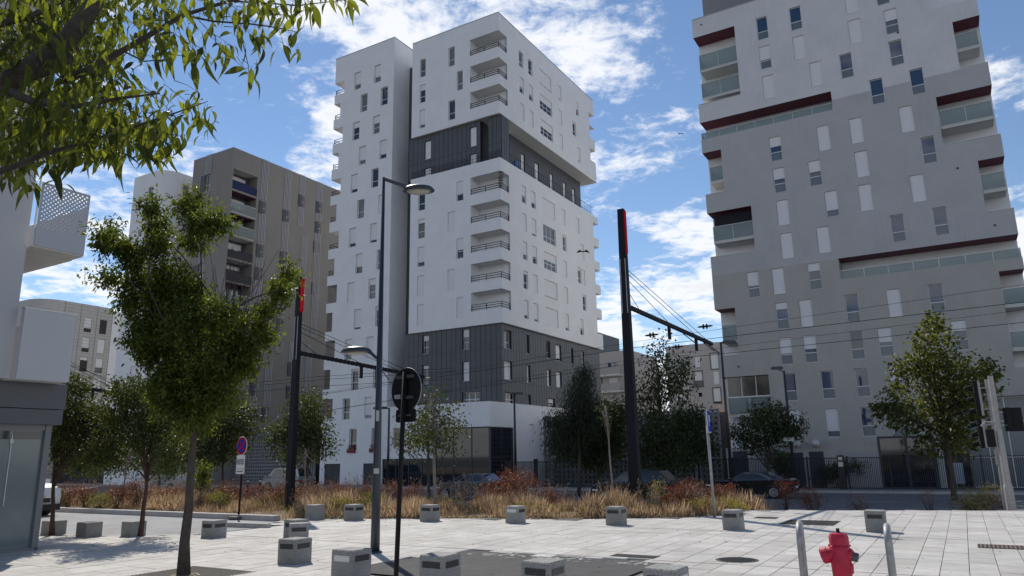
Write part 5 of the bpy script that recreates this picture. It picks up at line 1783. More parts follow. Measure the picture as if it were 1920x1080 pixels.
def tree(name, label, cat, base, top, trunk_r, blobs, n, L, Wd, m, bark=BARK, group=None, clump=.18, per=14, droop=.6, limbs=26, lean=None, shell=.5, shoots=0, limb_f=(.55, 1.0), crown_name='crown', kind='stuff', maxlimb=.03):
    t = thing(name, label, cat, base, 0, group)
    bv = Vector(base)
    B = [(np.array(Vector(c) - bv), np.array(r, float), w) for c, r, w in blobs]
    P, out_, tn, K = clump_leaves(B, n, clump, per, shell)
    if shoots:
        SP, SO, ST = [], [], []
        ctr_ = np.mean([q[0] for q in B], axis=0)
        for _ in range(shoots):
            q = B[NR.integers(len(B))]; d = unit(NR.normal(size=(1, 3)))[0]
            p0 = q[0] + d * q[1] * .9
            g = unit((d * .8 + (p0 - ctr_) * .35 + np.array([0, 0, .55]) + NR.normal(size=3) * .25)[None])[0]
            ln = NR.uniform(.12, .36) * (L / .09) ** .7; tt_ = NR.random()
            for k in range(13):
                SP.append(p0 + g * ln * (k + 1) / 13 + NR.normal(size=3) * .02); SO.append(g * .8 + NR.normal(size=3) * .5); ST.append(tt_)
        P = np.concatenate([P, np.array(SP)]); out_ = np.concatenate([out_, unit(np.array(SO))]); tn = np.concatenate([tn, np.array(ST)])
    nn = len(P)
    Dn = unit(out_ * .5 + NR.normal(size=(nn, 3)) * .7 + np.array([0, 0, -droop]))
    Nm = unit(NR.normal(size=(nn, 3)) + np.array([0, 0, .8]))
    LL = L * NR.uniform(.65, 1.2, nn); WW = Wd * NR.uniform(.7, 1.15, nn)
    tint = np.clip(tn * .6 + NR.random(nn) * .5 - .05, 0, 1)
    link(crown_name, leafmesh('crown', P, Dn, Nm, LL, WW, m, tint), t, kind=kind)
    b = MB()
    tp = Vector(top) - bv
    pts = []
    for k in range(7):
        f = k / 6
        wob = Vector((RND.uniform(-1, 1), RND.uniform(-1, 1), 0)) * trunk_r * .25 * (0 < k)
        pts.append(tp * f + wob)
    rr = [trunk_r * (1.25 if k == 0 else 1 - .62 * k / 6) for k in range(7)]
    b.tube(pts, rr, 12)
    b.build('trunk', bark, t, smooth=True)
    lb = MB()
    idx = NR.choice(len(K), min(limbs, len(K)), replace=False)
    for q in idx:
        e = Vector(K[q]); f = RND.uniform(*limb_f); s = tp * f
        mid = s.lerp(e, .5) + Vector((RND.uniform(-1, 1), RND.uniform(-1, 1), RND.uniform(.0, 1.0))) * (e - s).length * .10
        r0 = min(trunk_r * (1 - .6 * f) * .6, maxlimb)
        lb.tube([s, s.lerp(mid, .5) + Vector((0, 0, .02)), mid, e], [r0, r0 * .8, r0 * .6, r0 * .2], 5)
    if idx.size: lb.build('limbs', bark, t, kind='stuff')
    return t


def pxblobs(lst, D, dd=1.0, seed=3):
    """crown lobes given as pixel centre, pixel radii; they get a depth of their own around D"""
    rn = random.Random(seed); out = []
    for e in lst:
        x, y, rx = e[0], e[1], e[2]; ry = e[3] if len(e) > 3 else rx
        Dk = D + (e[4] if len(e) > 4 else rn.uniform(-.5, .5) * dd)
        c = dp(x, y, Dk); s = Dk / F_PX
        out.append((c, (rx * s * .92, max(rx, ry) * s * .85, ry * s * .92), (rx * ry) ** .8))
    return out


LEAF_S = leafmat('street_tree_leaf', (.038, .055, .013), .46, .4, (.12, .155, .03))
LEAF_D = leafmat('dark_tree_leaf', (.034, .047, .019), .34, .4, (.075, .095, .034))
LEAF_P = leafmat('plane_tree_leaf', (.048, .062, .022), .42, .4, (.13, .145, .04))
LEAF_M = leafmat('side_tree_leaf', (.036, .052, .018), .36, .4, (.075, .095, .03))
LEAF_O = leafmat('overhang_leaf', (.036, .052, .012), .54, .3, (.14, .165, .03))
LEAF_R = leafmat('red_shrub_leaf', (.13, .045, .03), .3, .5, (.26, .115, .065), tt=(1.5, 1.1, .9))
LEAF_Y = leafmat('yellow_shrub_leaf', (.14, .13, .04), .35, .4, (.30, .26, .09))
LEAF_N = leafmat('needle_leaf', (.022, .030, .020), .25, .4, (.06, .07, .04))

# the young street tree on the left, in its iron tree pit
D0 = 12.0
tb0 = gp(344, 1079)
MAINB = [(352, 768, 48, 32), (325, 738, 52, 42), (398, 742, 52, 40), (372, 790, 26, 16), (363, 378, 19, 23), (380, 420, 39, 31), (419, 420, 15, 10), (363, 451, 26, 26), (346, 395, 13, 18), (282, 391, 19, 15), (295, 425, 31, 24), (295, 461, 26, 26), (205, 441, 22, 12), (226, 463, 30, 16), (253, 486, 26, 23), (201, 467, 17, 8), (214, 524, 34, 15), (243, 561, 29, 29), (320, 518, 42, 39), (307, 561, 53, 48), (282, 604, 42, 42), (350, 604, 48, 53), (320, 655, 50, 46), (363, 552, 26, 31), (277, 655, 24, 33), (412, 587, 29, 29), (418, 621, 39, 37), (452, 633, 42, 42), (435, 680, 35, 42), (478, 612, 27, 20), (503, 578, 22, 18), (525, 542, 23, 19), (540, 518, 12, 9), (495, 633, 21, 22), (350, 719, 57, 42), (401, 719, 46, 39), (358, 761, 33, 25), (307, 719, 24, 28), (384, 668, 39, 44), (192, 446, 9, 7), (265, 523, 26, 22), (256, 638, 15, 22), (461, 672, 26, 31)]
t0 = tree('street_tree', 'young street tree with vase shaped dense green crown and bare twigs', 'tree', tb0, dp(372, 720, D0), .084, pxblobs(MAINB, D0, 1.0), 36000, .090, .036, LEAF_S, clump=.075, per=12, droop=.75, limbs=34, shell=.15, shoots=420, limb_f=(.86, 1.0), maxlimb=.022)
b = MB()
for k in range(46):                                            # the dead twigs that fan out of the crown
    s = dp(RND.uniform(400, 470), RND.uniform(560, 640), D0 + RND.uniform(-.4, .4)) - tb0
    ang = RND.uniform(-.35, .75) if RND.random() < .8 else RND.uniform(-.9, 1.1)
    l = RND.uniform(.6, 1.35)
    e = s + Vector((math.sin(ang) * l * .75 + .0, RND.uniform(-.25, .25), math.cos(ang) * l))
    mid = s.lerp(e, .5) + Vector((RND.uniform(-.08, .08), RND.uniform(-.06, .06), 0))
    b.tube([s, mid, e], [.007, .005, .002], 4)
for (x0, y0, x1, y1) in ((400, 560, 285, 420), (420, 590, 540, 540), (380, 600, 372, 380), (350, 620, 210, 500), (430, 640, 530, 590)):
    s = dp(x0, y0, D0) - tb0; e = dp(x1, y1, D0) - tb0
    b.tube([s, s.lerp(e, .5) + Vector((0, 0, .08)), e], [.018, .012, .004], 5)
b.build('bare_twigs', TWIG, t0, kind='stuff')
pit = thing('tree_grate', 'dark square iron grate round the foot of the street tree', 'tree grate', (tb0.x, tb0.y, .004))
b = MB(); b.box(-.75, .75, -.75, .75, -.04, .0)
b.build('frame', IRON, pit)
b = MB()
for i in range(22):
    for k in range(22):
        x, y = -.72 + i * .066, -.72 + k * .066
        if x * x + y * y > .045: b.box(x, x + .042, y, y + .02, .0, .008)
b.build('grid', IRON, pit, kind='stuff')
b = MB(); b.lathe([(.19, .0), (.19, .009)], 20); b.build('soil', SOIL, pit)

# the big tree overhead: boughs, twigs and large leaves
ov = thing('overhanging_tree', 'large tree reaching in overhead at the upper left, big drooping leaves', 'tree', Vector((-4.6, 3.2, 0)), 0)
ob = Vector((-4.6, 3.2, 0))
b = MB()
b.tube([(0, 0, 0), (.1, .1, 1.5), (.35, .2, 2.9), tuple(dp(-120, 210, 3.9) - ob)], [.17, .15, .13, .11], 12)
b.build('trunk', BARK, ov, smooth=True)
LIMB = [([(-120, 210, 3.9), (0, 165, 3.9), (70, 120, 3.9), (130, 70, 3.95), (175, 10, 4.0), (200, -60, 4.1)], [.085, .070, .06, .055, .05, .04]),
        ([(60, 135, 3.9), (110, 120, 4.0), (130, 100, 4.1), (150, 60, 4.2), (152, -20, 4.4)], [.05, .045, .042, .04, .03]),
        ([(120, 150, 3.95), (165, 132, 3.95), (230, 95, 4.0), (290, 60, 4.05), (345, 28, 4.1), (430, 2, 4.2), (560, -25, 4.4)], [.028, .022, .018, .016, .013, .010, .006]),
        ([(340, 28, 4.1), (400, 40, 4.15), (470, 45, 4.2), (520, 52, 4.25), (556, 60, 4.3)], [.008, .006, .005, .004, .002]),
        ([(-60, 340, 3.5), (20, 315, 3.55), (80, 290, 3.6), (150, 270, 3.7), (230, 245, 3.8), (320, 215, 3.9), (390, 190, 4.0)], [.02, .017, .014, .010, .007, .005, .002]),
        ([(0, 165, 3.9), (60, 190, 3.7), (140, 200, 3.7), (220, 185, 3.8), (300, 175, 3.9)], [.03, .022, .015, .009, .004]),
        ([(440, 40, 4.2), (455, 80, 4.2), (465, 120, 4.25), (468, 150, 4.25)], [.004, .003, .002, .0015]),
        ([(-60, 60, 4.2), (60, 30, 4.3), (160, -20, 4.4)], [.03, .02, .015]),
        ([(290, 60, 4.05), (300, 100, 4.1), (345, 105, 4.1)], [.005, .004, .002]),
        ([(230, 95, 4.0), (270, 115, 4.0), (330, 110, 4.0)], [.006, .004, .002]),
        ([(430, 2, 4.2), (560, 10, 4.4), (680, -4, 4.6)], [.006, .004, .002])]
for pts, rr in LIMB:
    b = MB(); P = [dp(*p) - ob for p in pts]
    b.tube(P, rr, 9); b.build('bough', BARK, ov, smooth=True)
# spots where leaves hang: along twigs that leave the boughs
spots = []
REG = [((-40, 330), (-20, 120), 260), ((-40, 250), (110, 250), 270), ((-30, 330), (200, 300), 230), ((250, 400), (170, 260), 70), ((250, 500), (-20, 70), 120), ((330, 420), (80, 130), 24), ((480, 600), (-20, 40), 40), ((380, 500), (80, 90), 8), ((500, 570), (50, 110), 12), ((455, 490), (100, 150), 7), ((580, 690), (-20, 15), 16), ((0, 130), (280, 350), 60), ((130, 330), (225, 290), 60), ((-30, 180), (-20, 120), 90)]
for (xa, xb), (ya, yb), n in REG:
    for _ in range(n):
        spots.append((RND.uniform(xa, xb), RND.uniform(ya, yb), RND.uniform(3.4, 4.7)))
OLM = []
TV = (.10, .35, .75, .22, .55, 1.0, .15, .45, .05, .85, .3, .6)
for k in range(12):                                          # a few leaf shapes, midrib fold, slightly serrated, pointed tip
    b = MB(); L = .092 + .010 * (k % 3); w = .0145 + .0025 * (k % 2); cv = (.012, .02, .036, .008, .028, .016, .042, .004, .024, .032, .014, .05)[k]
    n = 7; rows = []
    for q in range(n + 1):
        f = q / n; ww = w * math.sin(math.pi * min(1, (f * .97 + .03)) ** .75) * (1 if q < n else 0)
        z = -cv * f * f * 2; rows.append(((-ww, L * f, z + ww * .45), (0, L * f, z), (ww, L * f, z + ww * .45)))
    for p, q in zip(rows, rows[1:]):
        b.quad(p[0], p[1], q[1], q[0]); b.quad(p[1], p[2], q[2], q[1])
    b.tube([(0, -.018, .004), (0, 0, 0)], .0009, 4)
    me = b.mesh('leaf', LEAF_O)
    at = me.attributes.new('tint', 'FLOAT', 'POINT'); tv = TV[k]
    at.data.foreach_set('value', [tv] * len(me.vertices)); OLM.append(me)
LEAVES = []
for x, y, D in spots:
    c = dp(x, y, D)
    yaw = RND.uniform(0, 6.28); pit_ = -RND.uniform(.25, 1.5); roll = RND.uniform(-.9, .9)
    M = Matrix.Translation(c - ob) @ Matrix.Rotation(yaw, 4, 'Z') @ Matrix.Rotation(pit_, 4, 'X') @ Matrix.Rotation(roll, 4, 'Y') @ Matrix.Scale(RND.uniform(.62, 1.35), 4)
    LEAVES.append((D if (0 < x < 640 and 0 < y < 345) else D + 50, M, RND.randrange(12)))
LEAVES.sort(key=lambda e: e[0])
rest = []
for i, (D, M, k) in enumerate(LEAVES):
    if i < 300:
        o = link('leaf', OLM[k], ov); o.matrix_basis = M
    else: rest.append((M, k))
for q in range(2500):                                         # the inner mass, hung in clusters
    D = RND.uniform(4.3, 6.6)
    x, y = (RND.uniform(-60, 230), RND.uniform(-40, 290)) if (q < 1100 or q > 1900) else ((RND.uniform(-60, 340), RND.uniform(150, 300)) if q < 1500 else (RND.uniform(-60, 330), RND.uniform(-40, 110)))
    if 1900 >= q >= 1100 and x > 200 and RND.random() < (x - 200) / 170: continue
    M = Matrix.Translation(dp(x, y, D) - ob) @ Matrix.Rotation(RND.uniform(0, 6.28), 4, 'Z') @ Matrix.Rotation(-RND.uniform(.2, 1.4), 4, 'X') @ Matrix.Rotation(RND.uniform(-.8, .8), 4, 'Y')
    rest.append((M, RND.randrange(12)))
VV, FF, TT = [], [], []
for M, k in rest:
    me = OLM[k]; n0 = len(VV)
    VV += [tuple(M @ v.co) for v in me.vertices]; FF += [tuple(n0 + i for i in p.vertices) for p in me.polygons]
    TT += [TV[k]] * len(me.vertices)
me = bpy.data.meshes.new('foliage'); me.from_pydata(VV, [], FF); me.materials.append(LEAF_O)
at = me.attributes.new('tint', 'FLOAT', 'POINT'); at.data.foreach_set('value', TT)
link('foliage', me, ov, kind='stuff')
tw = MB()
for x, y, D in spots[::2]:
    c = dp(x, y, D) - ob
    e = c + Vector((RND.uniform(-.16, .02), RND.uniform(-.1, .1), RND.uniform(.02, .14)))
    tw.tube([c, c.lerp(e, .5) + Vector((0, 0, .01)), e], [.001, .0016, .0024], 4)
tw.build('twigs', TWIG, ov, kind='stuff')

# second young tree with a thin leaning reddish trunk by the side street, and its neighbour
b2_ = gp(262, 1005)
tree('street_tree', 'small tree with thin leaning reddish trunk beside the side street', 'tree', b2_, dp(283, 850, b2_.y), .062,
     pxblobs([(265, 790, 55, 50), (305, 820, 50, 45), (230, 770, 40, 45), (290, 750, 60, 40), (215, 810, 30, 28), (250, 735, 40, 22), (330, 850, 34, 30), (300, 870, 30, 16)], b2_.y, 2.0), 9000, .09, .045, LEAF_M, BARKR, shoots=200, clump=.12, per=12, shell=.35)
b3_ = gp(97, 1004)
tree('street_tree', 'leafy young tree just right of the glazed kiosk corner', 'tree', b3_, dp(103, 850, b3_.y), .06,
     pxblobs([(135, 770, 45, 45), (110, 800, 30, 50), (150, 820, 45, 40), (175, 790, 30, 30), (130, 850, 38, 26), (130, 730, 30, 20), (195, 850, 30, 24), (160, 870, 30, 16)], b3_.y, 2.0), 8500, .09, .045, LEAF_M, BARKR, shoots=200, clump=.12, per=12, shell=.35)


def roadtree(name, label, px, D, toppx, tr, bl, n, L, Wd, m, **k):
    base = dp(px, 900, D); base.z = gz(toG(base)[1]) - .02
    return tree(name, label, 'tree', base, dp(toppx[0], toppx[1], D), tr, pxblobs(bl, D, k.pop('dd', 2.5)), n, L, Wd, m, **k)


# trees along the far pavement and in the bed
roadtree('small_tree', 'dark small tree before the taupe tower left of the mast', 420, 44, (418, 830), .09, [(430, 770, 50, 45), (400, 800, 40, 40), (455, 800, 36, 40), (420, 840, 45, 28), (380, 840, 30, 30)], 5200, .22, .10, LEAF_D, clump=.3)
roadtree('small_tree', 'dark small tree between the second mast and the white wing', 580, 44, (575, 830), .09, [(575, 770, 38, 34), (560, 810, 45, 36), (595, 830, 34, 30), (550, 850, 36, 26), (590, 800, 30, 30), (520, 820, 22, 26)], 5200, .22, .10, LEAF_D, clump=.3)
roadtree('small_tree', 'broad dark tree filling the gap left of the street tree trunk', 300, 42, (300, 850), .1, [(310, 840, 50, 34), (350, 820, 50, 40), (250, 850, 44, 30), (370, 860, 36, 24), (200, 860, 40, 26)], 5200, .22, .10, LEAF_D, clump=.32)
roadtree('sapling', 'half bare pale trunked sapling in front of the glazed podium', 818, 27, (808, 735), .07, [(800, 800, 42, 26), (830, 770, 30, 24), (785, 830, 40, 18), (810, 740, 24, 18), (850, 800, 26, 16), (760, 830, 22, 14), (840, 835, 30, 16)], 1100, .14, .075, LEAF_D, bark=PALEBARK, clump=.22, per=7, limbs=60, shell=.2, maxlimb=.016, dd=1.5)
roadtree('sapling', 'slender second sapling standing left of the pale half bare one', 806, 33, (800, 750), .07, [(790, 790, 34, 30), (775, 830, 30, 22), (815, 820, 34, 26)], 1300, .16, .085, LEAF_D, clump=.26, per=8, limbs=30, shell=.2)
roadtree('weeping_conifer', 'dark drooping conifer at the right end of the white tower', 1085, 47, (1085, 715), .12, [(1085, 740, 26, 36), (1065, 790, 40, 30), (1100, 770, 34, 34), (1060, 830, 36, 24), (1095, 710, 16, 24), (1040, 790, 20, 12)], 6800, .36, .05, LEAF_N, droop=1.6, clump=.28, per=16)
roadtree('bushy_tree', 'dense rounded dark tree left of the tall right mast', 1120, 50, (1120, 850), .14, [(1090, 820, 50, 36), (1130, 820, 45, 40), (1150, 780, 30, 26), (1060, 840, 30, 26), (1120, 860, 50, 24)], 8000, .22, .11, LEAF_D, clump=.3)
roadtree('yellowish_tree', 'yellow green tree top behind the dense dark one', 1145, 58, (1145, 830), .14, [(1140, 775, 34, 26), (1160, 790, 26, 24), (1120, 790, 24, 20), (1148, 830, 36, 30)], 3600, .24, .12, LEAF_P, clump=.3)
roadtree('airy_tree', 'tall airy tree with gaps of sky right of the tall mast', 1240, 48, (1235, 690), .11, [(1240, 700, 40, 44), (1215, 740, 36, 34), (1270, 730, 30, 34), (1238, 660, 20, 22), (1280, 690, 18, 26), (1225, 790, 44, 34)], 2600, .24, .14, LEAF_D, clump=.4, per=7, shell=.2, limbs=50)
roadtree('bushy_tree', 'dense dark bushy tree behind the parking sign', 1265, 49, (1260, 850), .14, [(1250, 820, 55, 44), (1300, 810, 40, 46), (1215, 840, 36, 40), (1290, 780, 30, 26), (1320, 840, 24, 30), (1260, 860, 60, 26)], 8200, .22, .11, LEAF_D, clump=.3)
roadtree('round_tree', 'round dark tree before the glazed lower loggia of the grey tower', 1442, 47, (1440, 860), .10, [(1435, 800, 45, 34), (1400, 815, 26, 22), (1470, 810, 26, 26), (1440, 775, 32, 18), (1425, 835, 34, 16), (1490, 800, 14, 18)], 5200, .20, .09, LEAF_D, shoots=90, clump=.30)
roadtree('plane_tree', 'broad plane tree with yellow green lit top left of the traffic lights', 1785, 38, (1765, 760), .13, [(1755, 650, 34, 48), (1740, 690, 50, 30), (1790, 700, 50, 36), (1700, 690, 26, 20), (1760, 740, 70, 36), (1690, 770, 40, 22), (1820, 740, 40, 40), (1730, 790, 60, 32), (1800, 800, 50, 34), (1660, 770, 16, 12), (1750, 610, 12, 16), (1850, 700, 14, 18), (1770, 830, 55, 18), (1690, 740, 26, 18)], 5600, .21, .15, LEAF_P, shoots=200, clump=.30, per=8, shell=.25, limbs=60, maxlimb=.05)
roadtree('young_tree', 'thin pale bare young trunk in the golden grass before the dark car', 1150, 27, (1135, 760), .045, [(1135, 770, 16, 16), (1128, 740, 8, 12)], 90, .1, .05, LEAF_D, bark=PALEBARK, clump=.2, per=4, limbs=24, shell=.1, maxlimb=.01)
roadtree('young_tree', 'thin bare pale trunk among the shrubs at the left road', 233, 30, (238, 860), .05, [(240, 850, 20, 24)], 120, .12, .06, LEAF_D, bark=PALEBARK, clump=.25, per=5, limbs=24, shell=.1, maxlimb=.012)
roadtree('young_tree', 'leafless pale sapling beside the second mast', 575, 31, (572, 840), .04, [(570, 850, 26, 30)], 60, .1, .05, LEAF_D, bark=PALEBARK, clump=.2, per=4, limbs=46, shell=.1, maxlimb=.010)
roadtree('climbing_shrub', 'green climbing shrub on a stake right of the street tree trunk', 379, 30, (379, 870), .03, [(379, 885, 10, 16), (378, 905, 9, 14)], 800, .12, .07, LEAF_S, clump=.12)

# ---------------------------------------------------------------- planted bed: dry grass and shrubs
def bedfront(x):
    P = [(-90, 15.75), (-17.6, 15.75), (-17.8, 16.85), (-13.0, 17.65), (-9.5, 18.65), (-6.9, 20.05), (-5.95, 21.2)]
    xs = sorted(P)
    for (x0, y0), (x1, y1) in zip(xs, xs[1:]):
        if x0 <= x <= x1: return y0 + (y1 - y0) * (x - x0) / max(1e-6, x1 - x0)
    return 23.2


nG = 90000
gx = NR.uniform(-37, -5.9, nG); gy0 = np.array([bedfront(v) for v in gx]) + .03
dep = NR.random(nG) ** 1.35 * np.where(gx < -14, 8.0, 4.6)
gy = gy0 + dep
nx_ = np.sin(gx * 1.7 + 1.3 * np.sin(gy * 1.1)) + np.sin(gx * .63 + gy * .9 + 2) + .6 * np.sin(gx * 4.1 + gy * 3.3)
keep = (NR.random(nG) < np.clip(.62 + .28 * nx_, .05, 1)) & ~((gx > -10.9) & (gx < -9.4) & (dep > .5))
gx, gy, dep, nx_ = gx[keep], gy[keep], dep[keep], nx_[keep]
n = len(gx)
gzv = np.where(gy < 21, 0, np.where(gy < 32, -.8 * (gy - 21) / 11, -.8))
tall = np.clip(.34 + .13 * nx_ + np.where((gx > -9.4), .14, 0), .15, .8) * np.clip(.45 + dep * .9, .4, 1.0)
P = np.stack([EX.x * gx + EY.x * gy, EX.y * gx + EY.y * gy, gzv - .02], 1)
hh = tall * NR.uniform(.5, 1.35, n)
Dn = unit(np.stack([NR.normal(size=n) * .33, NR.normal(size=n) * .33, np.ones(n)], 1))
Nm = unit(NR.normal(size=(n, 3)) * np.array([1, 1, .2]))
DRY = leafmat('dry_grass_blade', (.29, .20, .13), .5, .5, (.62, .50, .37), tt=(1.35, 1.2, 1.0))
tint = np.clip(.45 + .22 * nx_ + NR.normal(size=n) * .22, 0, 1)
link('dry_grass', leafmesh('dry_grass', P, Dn, Nm, hh, NR.uniform(.010, .022, n), DRY, tint, fold=.1), kind='stuff')
k = NR.random(n) < .13
GRN = leafmat('weed_leaf', (.055, .075, .028), .4, .4, (.17, .18, .06))
k &= (np.sin(gx * .9 + 4) + np.sin(gy * 1.3 + gx * .5) > .3)
Pk = P[k] + NR.normal(size=(k.sum(), 3)) * np.array([.12, .12, .0]) + np.stack([0 * gx[k], 0 * gx[k], NR.random(k.sum()) * .35], 1)
link('weeds', leafmesh('weeds', Pk, unit(NR.normal(size=Pk.shape) + np.array([0, 0, .8])), unit(NR.normal(size=Pk.shape)), .13, .04, GRN), kind='stuff')
# a few fallen leaves on the paving
fl = MB()
for q in range(150):
    x, y = RND.uniform(-19, 4), RND.uniform(7, 17)
    c0 = G(x, y, .012); a = RND.uniform(0, 6.28); l = RND.uniform(.03, .07)
    u = Vector((math.cos(a), math.sin(a), 0)) * l; v = Vector((-math.sin(a), math.cos(a), .25)) * l * .4
    fl.quad(c0, c0 + u * .5 + v, c0 + u, c0 + u * .5 - v)
fl.build('fallen_leaves', mat('fallen_leaf', (.20, .14, .08), .9, var=.3), kind='stuff')
# taller dry stalks with seed heads
st = MB()
for q in range(520):
    x = RND.uniform(-36, -6.2); y = bedfront(x) + RND.uniform(.5, 4.5)
    if -10.9 < x < -9.3: continue
    h = RND.uniform(.55, 1.0) * (1.25 if -19 < x < -14 else 1)
    b0 = G(x, y, gz(y)); e0 = b0 + Vector((RND.uniform(-.18, .18), RND.uniform(-.18, .18), h)); m0 = b0.lerp(e0, .5) + Vector((RND.uniform(-.04, .04), 0, .03))
    st.tube([b0, m0, e0], [.006, .005, .003], 4)
    for w in range(RND.randrange(2, 6)):
        c0 = b0.lerp(e0, RND.uniform(.6, 1.0)); d0 = Vector((RND.uniform(-.10, .10), RND.uniform(-.10, .10), RND.uniform(.02, .12)))
        st.tube([c0, c0 + d0], [.004, .011], 4)
st.build('dry_stalks', mat('dry_stalk', (.30, .21, .14), .9), kind='stuff')
# litter along the edge
m_ = 2600
lx = NR.uniform(-17, -6.0, m_); ly = np.array([bedfront(v) for v in lx]) + NR.random(m_) ** 1.6 * .9
Pl = np.stack([EX.x * lx + EY.x * ly, EX.y * lx + EY.y * ly, np.where(ly < 21, 0, -.8 * (ly - 21) / 11) + .02], 1)
link('leaf_litter', leafmesh('leaf_litter', Pl, unit(NR.normal(size=Pl.shape) * np.array([1, 1, .25])), unit(NR.normal(size=Pl.shape) * .4 + np.array([0, 0, 1])), .07, .05, leafmat('litter_leaf', (.20, .13, .08), .2, .5, (.45, .36, .26))), kind='stuff')


def shrub(label, px, D, w, h, m, n=900, L=.055, Wd=.032, name='shrub', group=None, dens=9):
    base = dp(px, 930, D); base.z = gz(toG(base)[1]) - .03
    t = thing(name, label, 'shrub', base, RND.uniform(0, 6), group)
    B = [(np.array((RND.uniform(-.3, .3) * w, RND.uniform(-.25, .25) * w, h * RND.uniform(.35, .78))), np.array((w * .32, w * .32, h * .28)), 1.0) for _ in range(6)]
    P, o_, tn, K = clump_leaves(B, n, .06 * max(1, h), dens, .2)
    link('foliage', leafmesh('foliage', P, unit(o_ * .4 + NR.normal(size=P.shape) * .7 + np.array([0, 0, .45])), unit(NR.normal(size=P.shape)), L, Wd, m, np.clip(tn * .7 + NR.random(len(P)) * .4, 0, 1)), t, kind='stuff')
    b = MB()
    for _ in range(16):
        e = Vector(K[RND.randrange(len(K))]); s = Vector((RND.uniform(-.08, .08) * w, RND.uniform(-.08, .08) * w, 0))
        b.tube([s, s.lerp(e, .55) + Vector((0, 0, .08 * h)), e], [.011, .008, .003], 4)
    b.build('stems', TWIG, t, kind='stuff')
    return t


RG = 'reddish shrubs at the back of the dry grass'
RLAB = 'reddish brown shrub in the row behind the dry grass'
for i, px in enumerate((128, 170, 215, 262, 305, 350, 400, 432, 470, 505, 540, 585, 620, 655, 690, 735, 780)):
    shrub(RLAB, px + RND.uniform(-6, 6), 29.5 + RND.uniform(-1, 1.8) - i * .12, RND.uniform(1.1, 1.7), RND.uniform(.8, 1.15), LEAF_R, 1100, group=RG)
shrub('large dark red shrub standing tall before the podium glazing', 985, 25.6, 1.9, 1.45, LEAF_R, 2600)
shrub('dark red shrub leaning left of the large one at the grey hatchback', 930, 26.3, 1.5, 1.05, LEAF_R, 1700)
shrub('low dark red shrub right of the large one', 1030, 24.8, 1.0, .8, LEAF_R, 900)
shrub('broad russet shrub in front of the black sedan, left of the sign pole', 1285, 23.8, 1.6, 1.05, LEAF_R, 2600)
shrub('russet shrub just right of the parking sign pole', 1355, 23.6, 1.0, .95, LEAF_R, 1500)
shrub('pale yellow leaved shrub by the foot of the tall mast', 1228, 24.3, .9, 1.2, LEAF_Y, 500)
shrub('yellow green low shrub at the corner of the paving', 1375, 21.8, 1.0, .55, LEAF_Y, 900)
shrub('yellow green low shrub left of the parking sign pole', 1325, 22.0, 1.1, .5, LEAF_Y, 700)
shrub('thin red shrub on a bare stem behind the black sedan', 1472, 26.0, 1.0, 1.25, LEAF_R, 700, name='shrub')
shrub('brown and red shrub right of the thin red one', 1528, 26.0, 1.3, 1.2, LEAF_R, 900)
shrub('small sparse brown shrub low beside the track bed', 1612, 25.6, .9, .75, LEAF_R, 320)
shrub('nearly bare little shrub before the entrance fence', 1742, 25.2, .7, 1.0, LEAF_R, 120)
shrub('wide russet and green shrub below the plane tree by the traffic lights', 1828, 25.2, 1.5, 1.25, LEAF_Y, 1500)
shrub('russet shrub tangled into the wide one by the traffic lights', 1835, 25.6, 1.6, 1.0, LEAF_R, 1100)
for px, D, lab in ((188, 27.5, 'green weedy clump in the dry grass near the left kerb'), (113, 30.5, 'yellowish shrub right of the white car at the left'), (408, 27.0, 'green weedy clump below the no stopping sign'), (640, 23.5, 'pale flowering clump behind the granite block left of the lamp'), (690, 24.5, 'green clump behind the lamp post foot')):
    shrub(lab, px, D, 1.0, .75, LEAF_Y if px in (113, 640) else GRN, 800)
shrub('dark clipped hedge ball inside the fence of the grey tower', 1575, 54, 3.2, 1.9, LEAF_D, 3000, .16, .09)
shrub('dark tall shrub inside the fence beside the round tree', 1475, 53, 2.2, 2.7, LEAF_D, 2400, .16, .09)
shrub('orange leaved hedge behind the pierced wall near the grey tower edge', 1368, 66, 4.2, 6.5, leafmat('orange_leaf', (.30, .14, .06), .3, .3, (.45, .25, .12)), 4200, .2, .12)

# ---------------------------------------------------------------- cars
TYRE = mat('tyre', (.012, .012, .013), .9); RIM = mat('alloy_rim', (.42, .42, .44), .35, metal=.8)
CGL = mat('car_glass', (.012, .015, .018), .05, spec=.9)
CHR = mat('chrome_trim', (.6, .6, .62), .2, metal=.9)


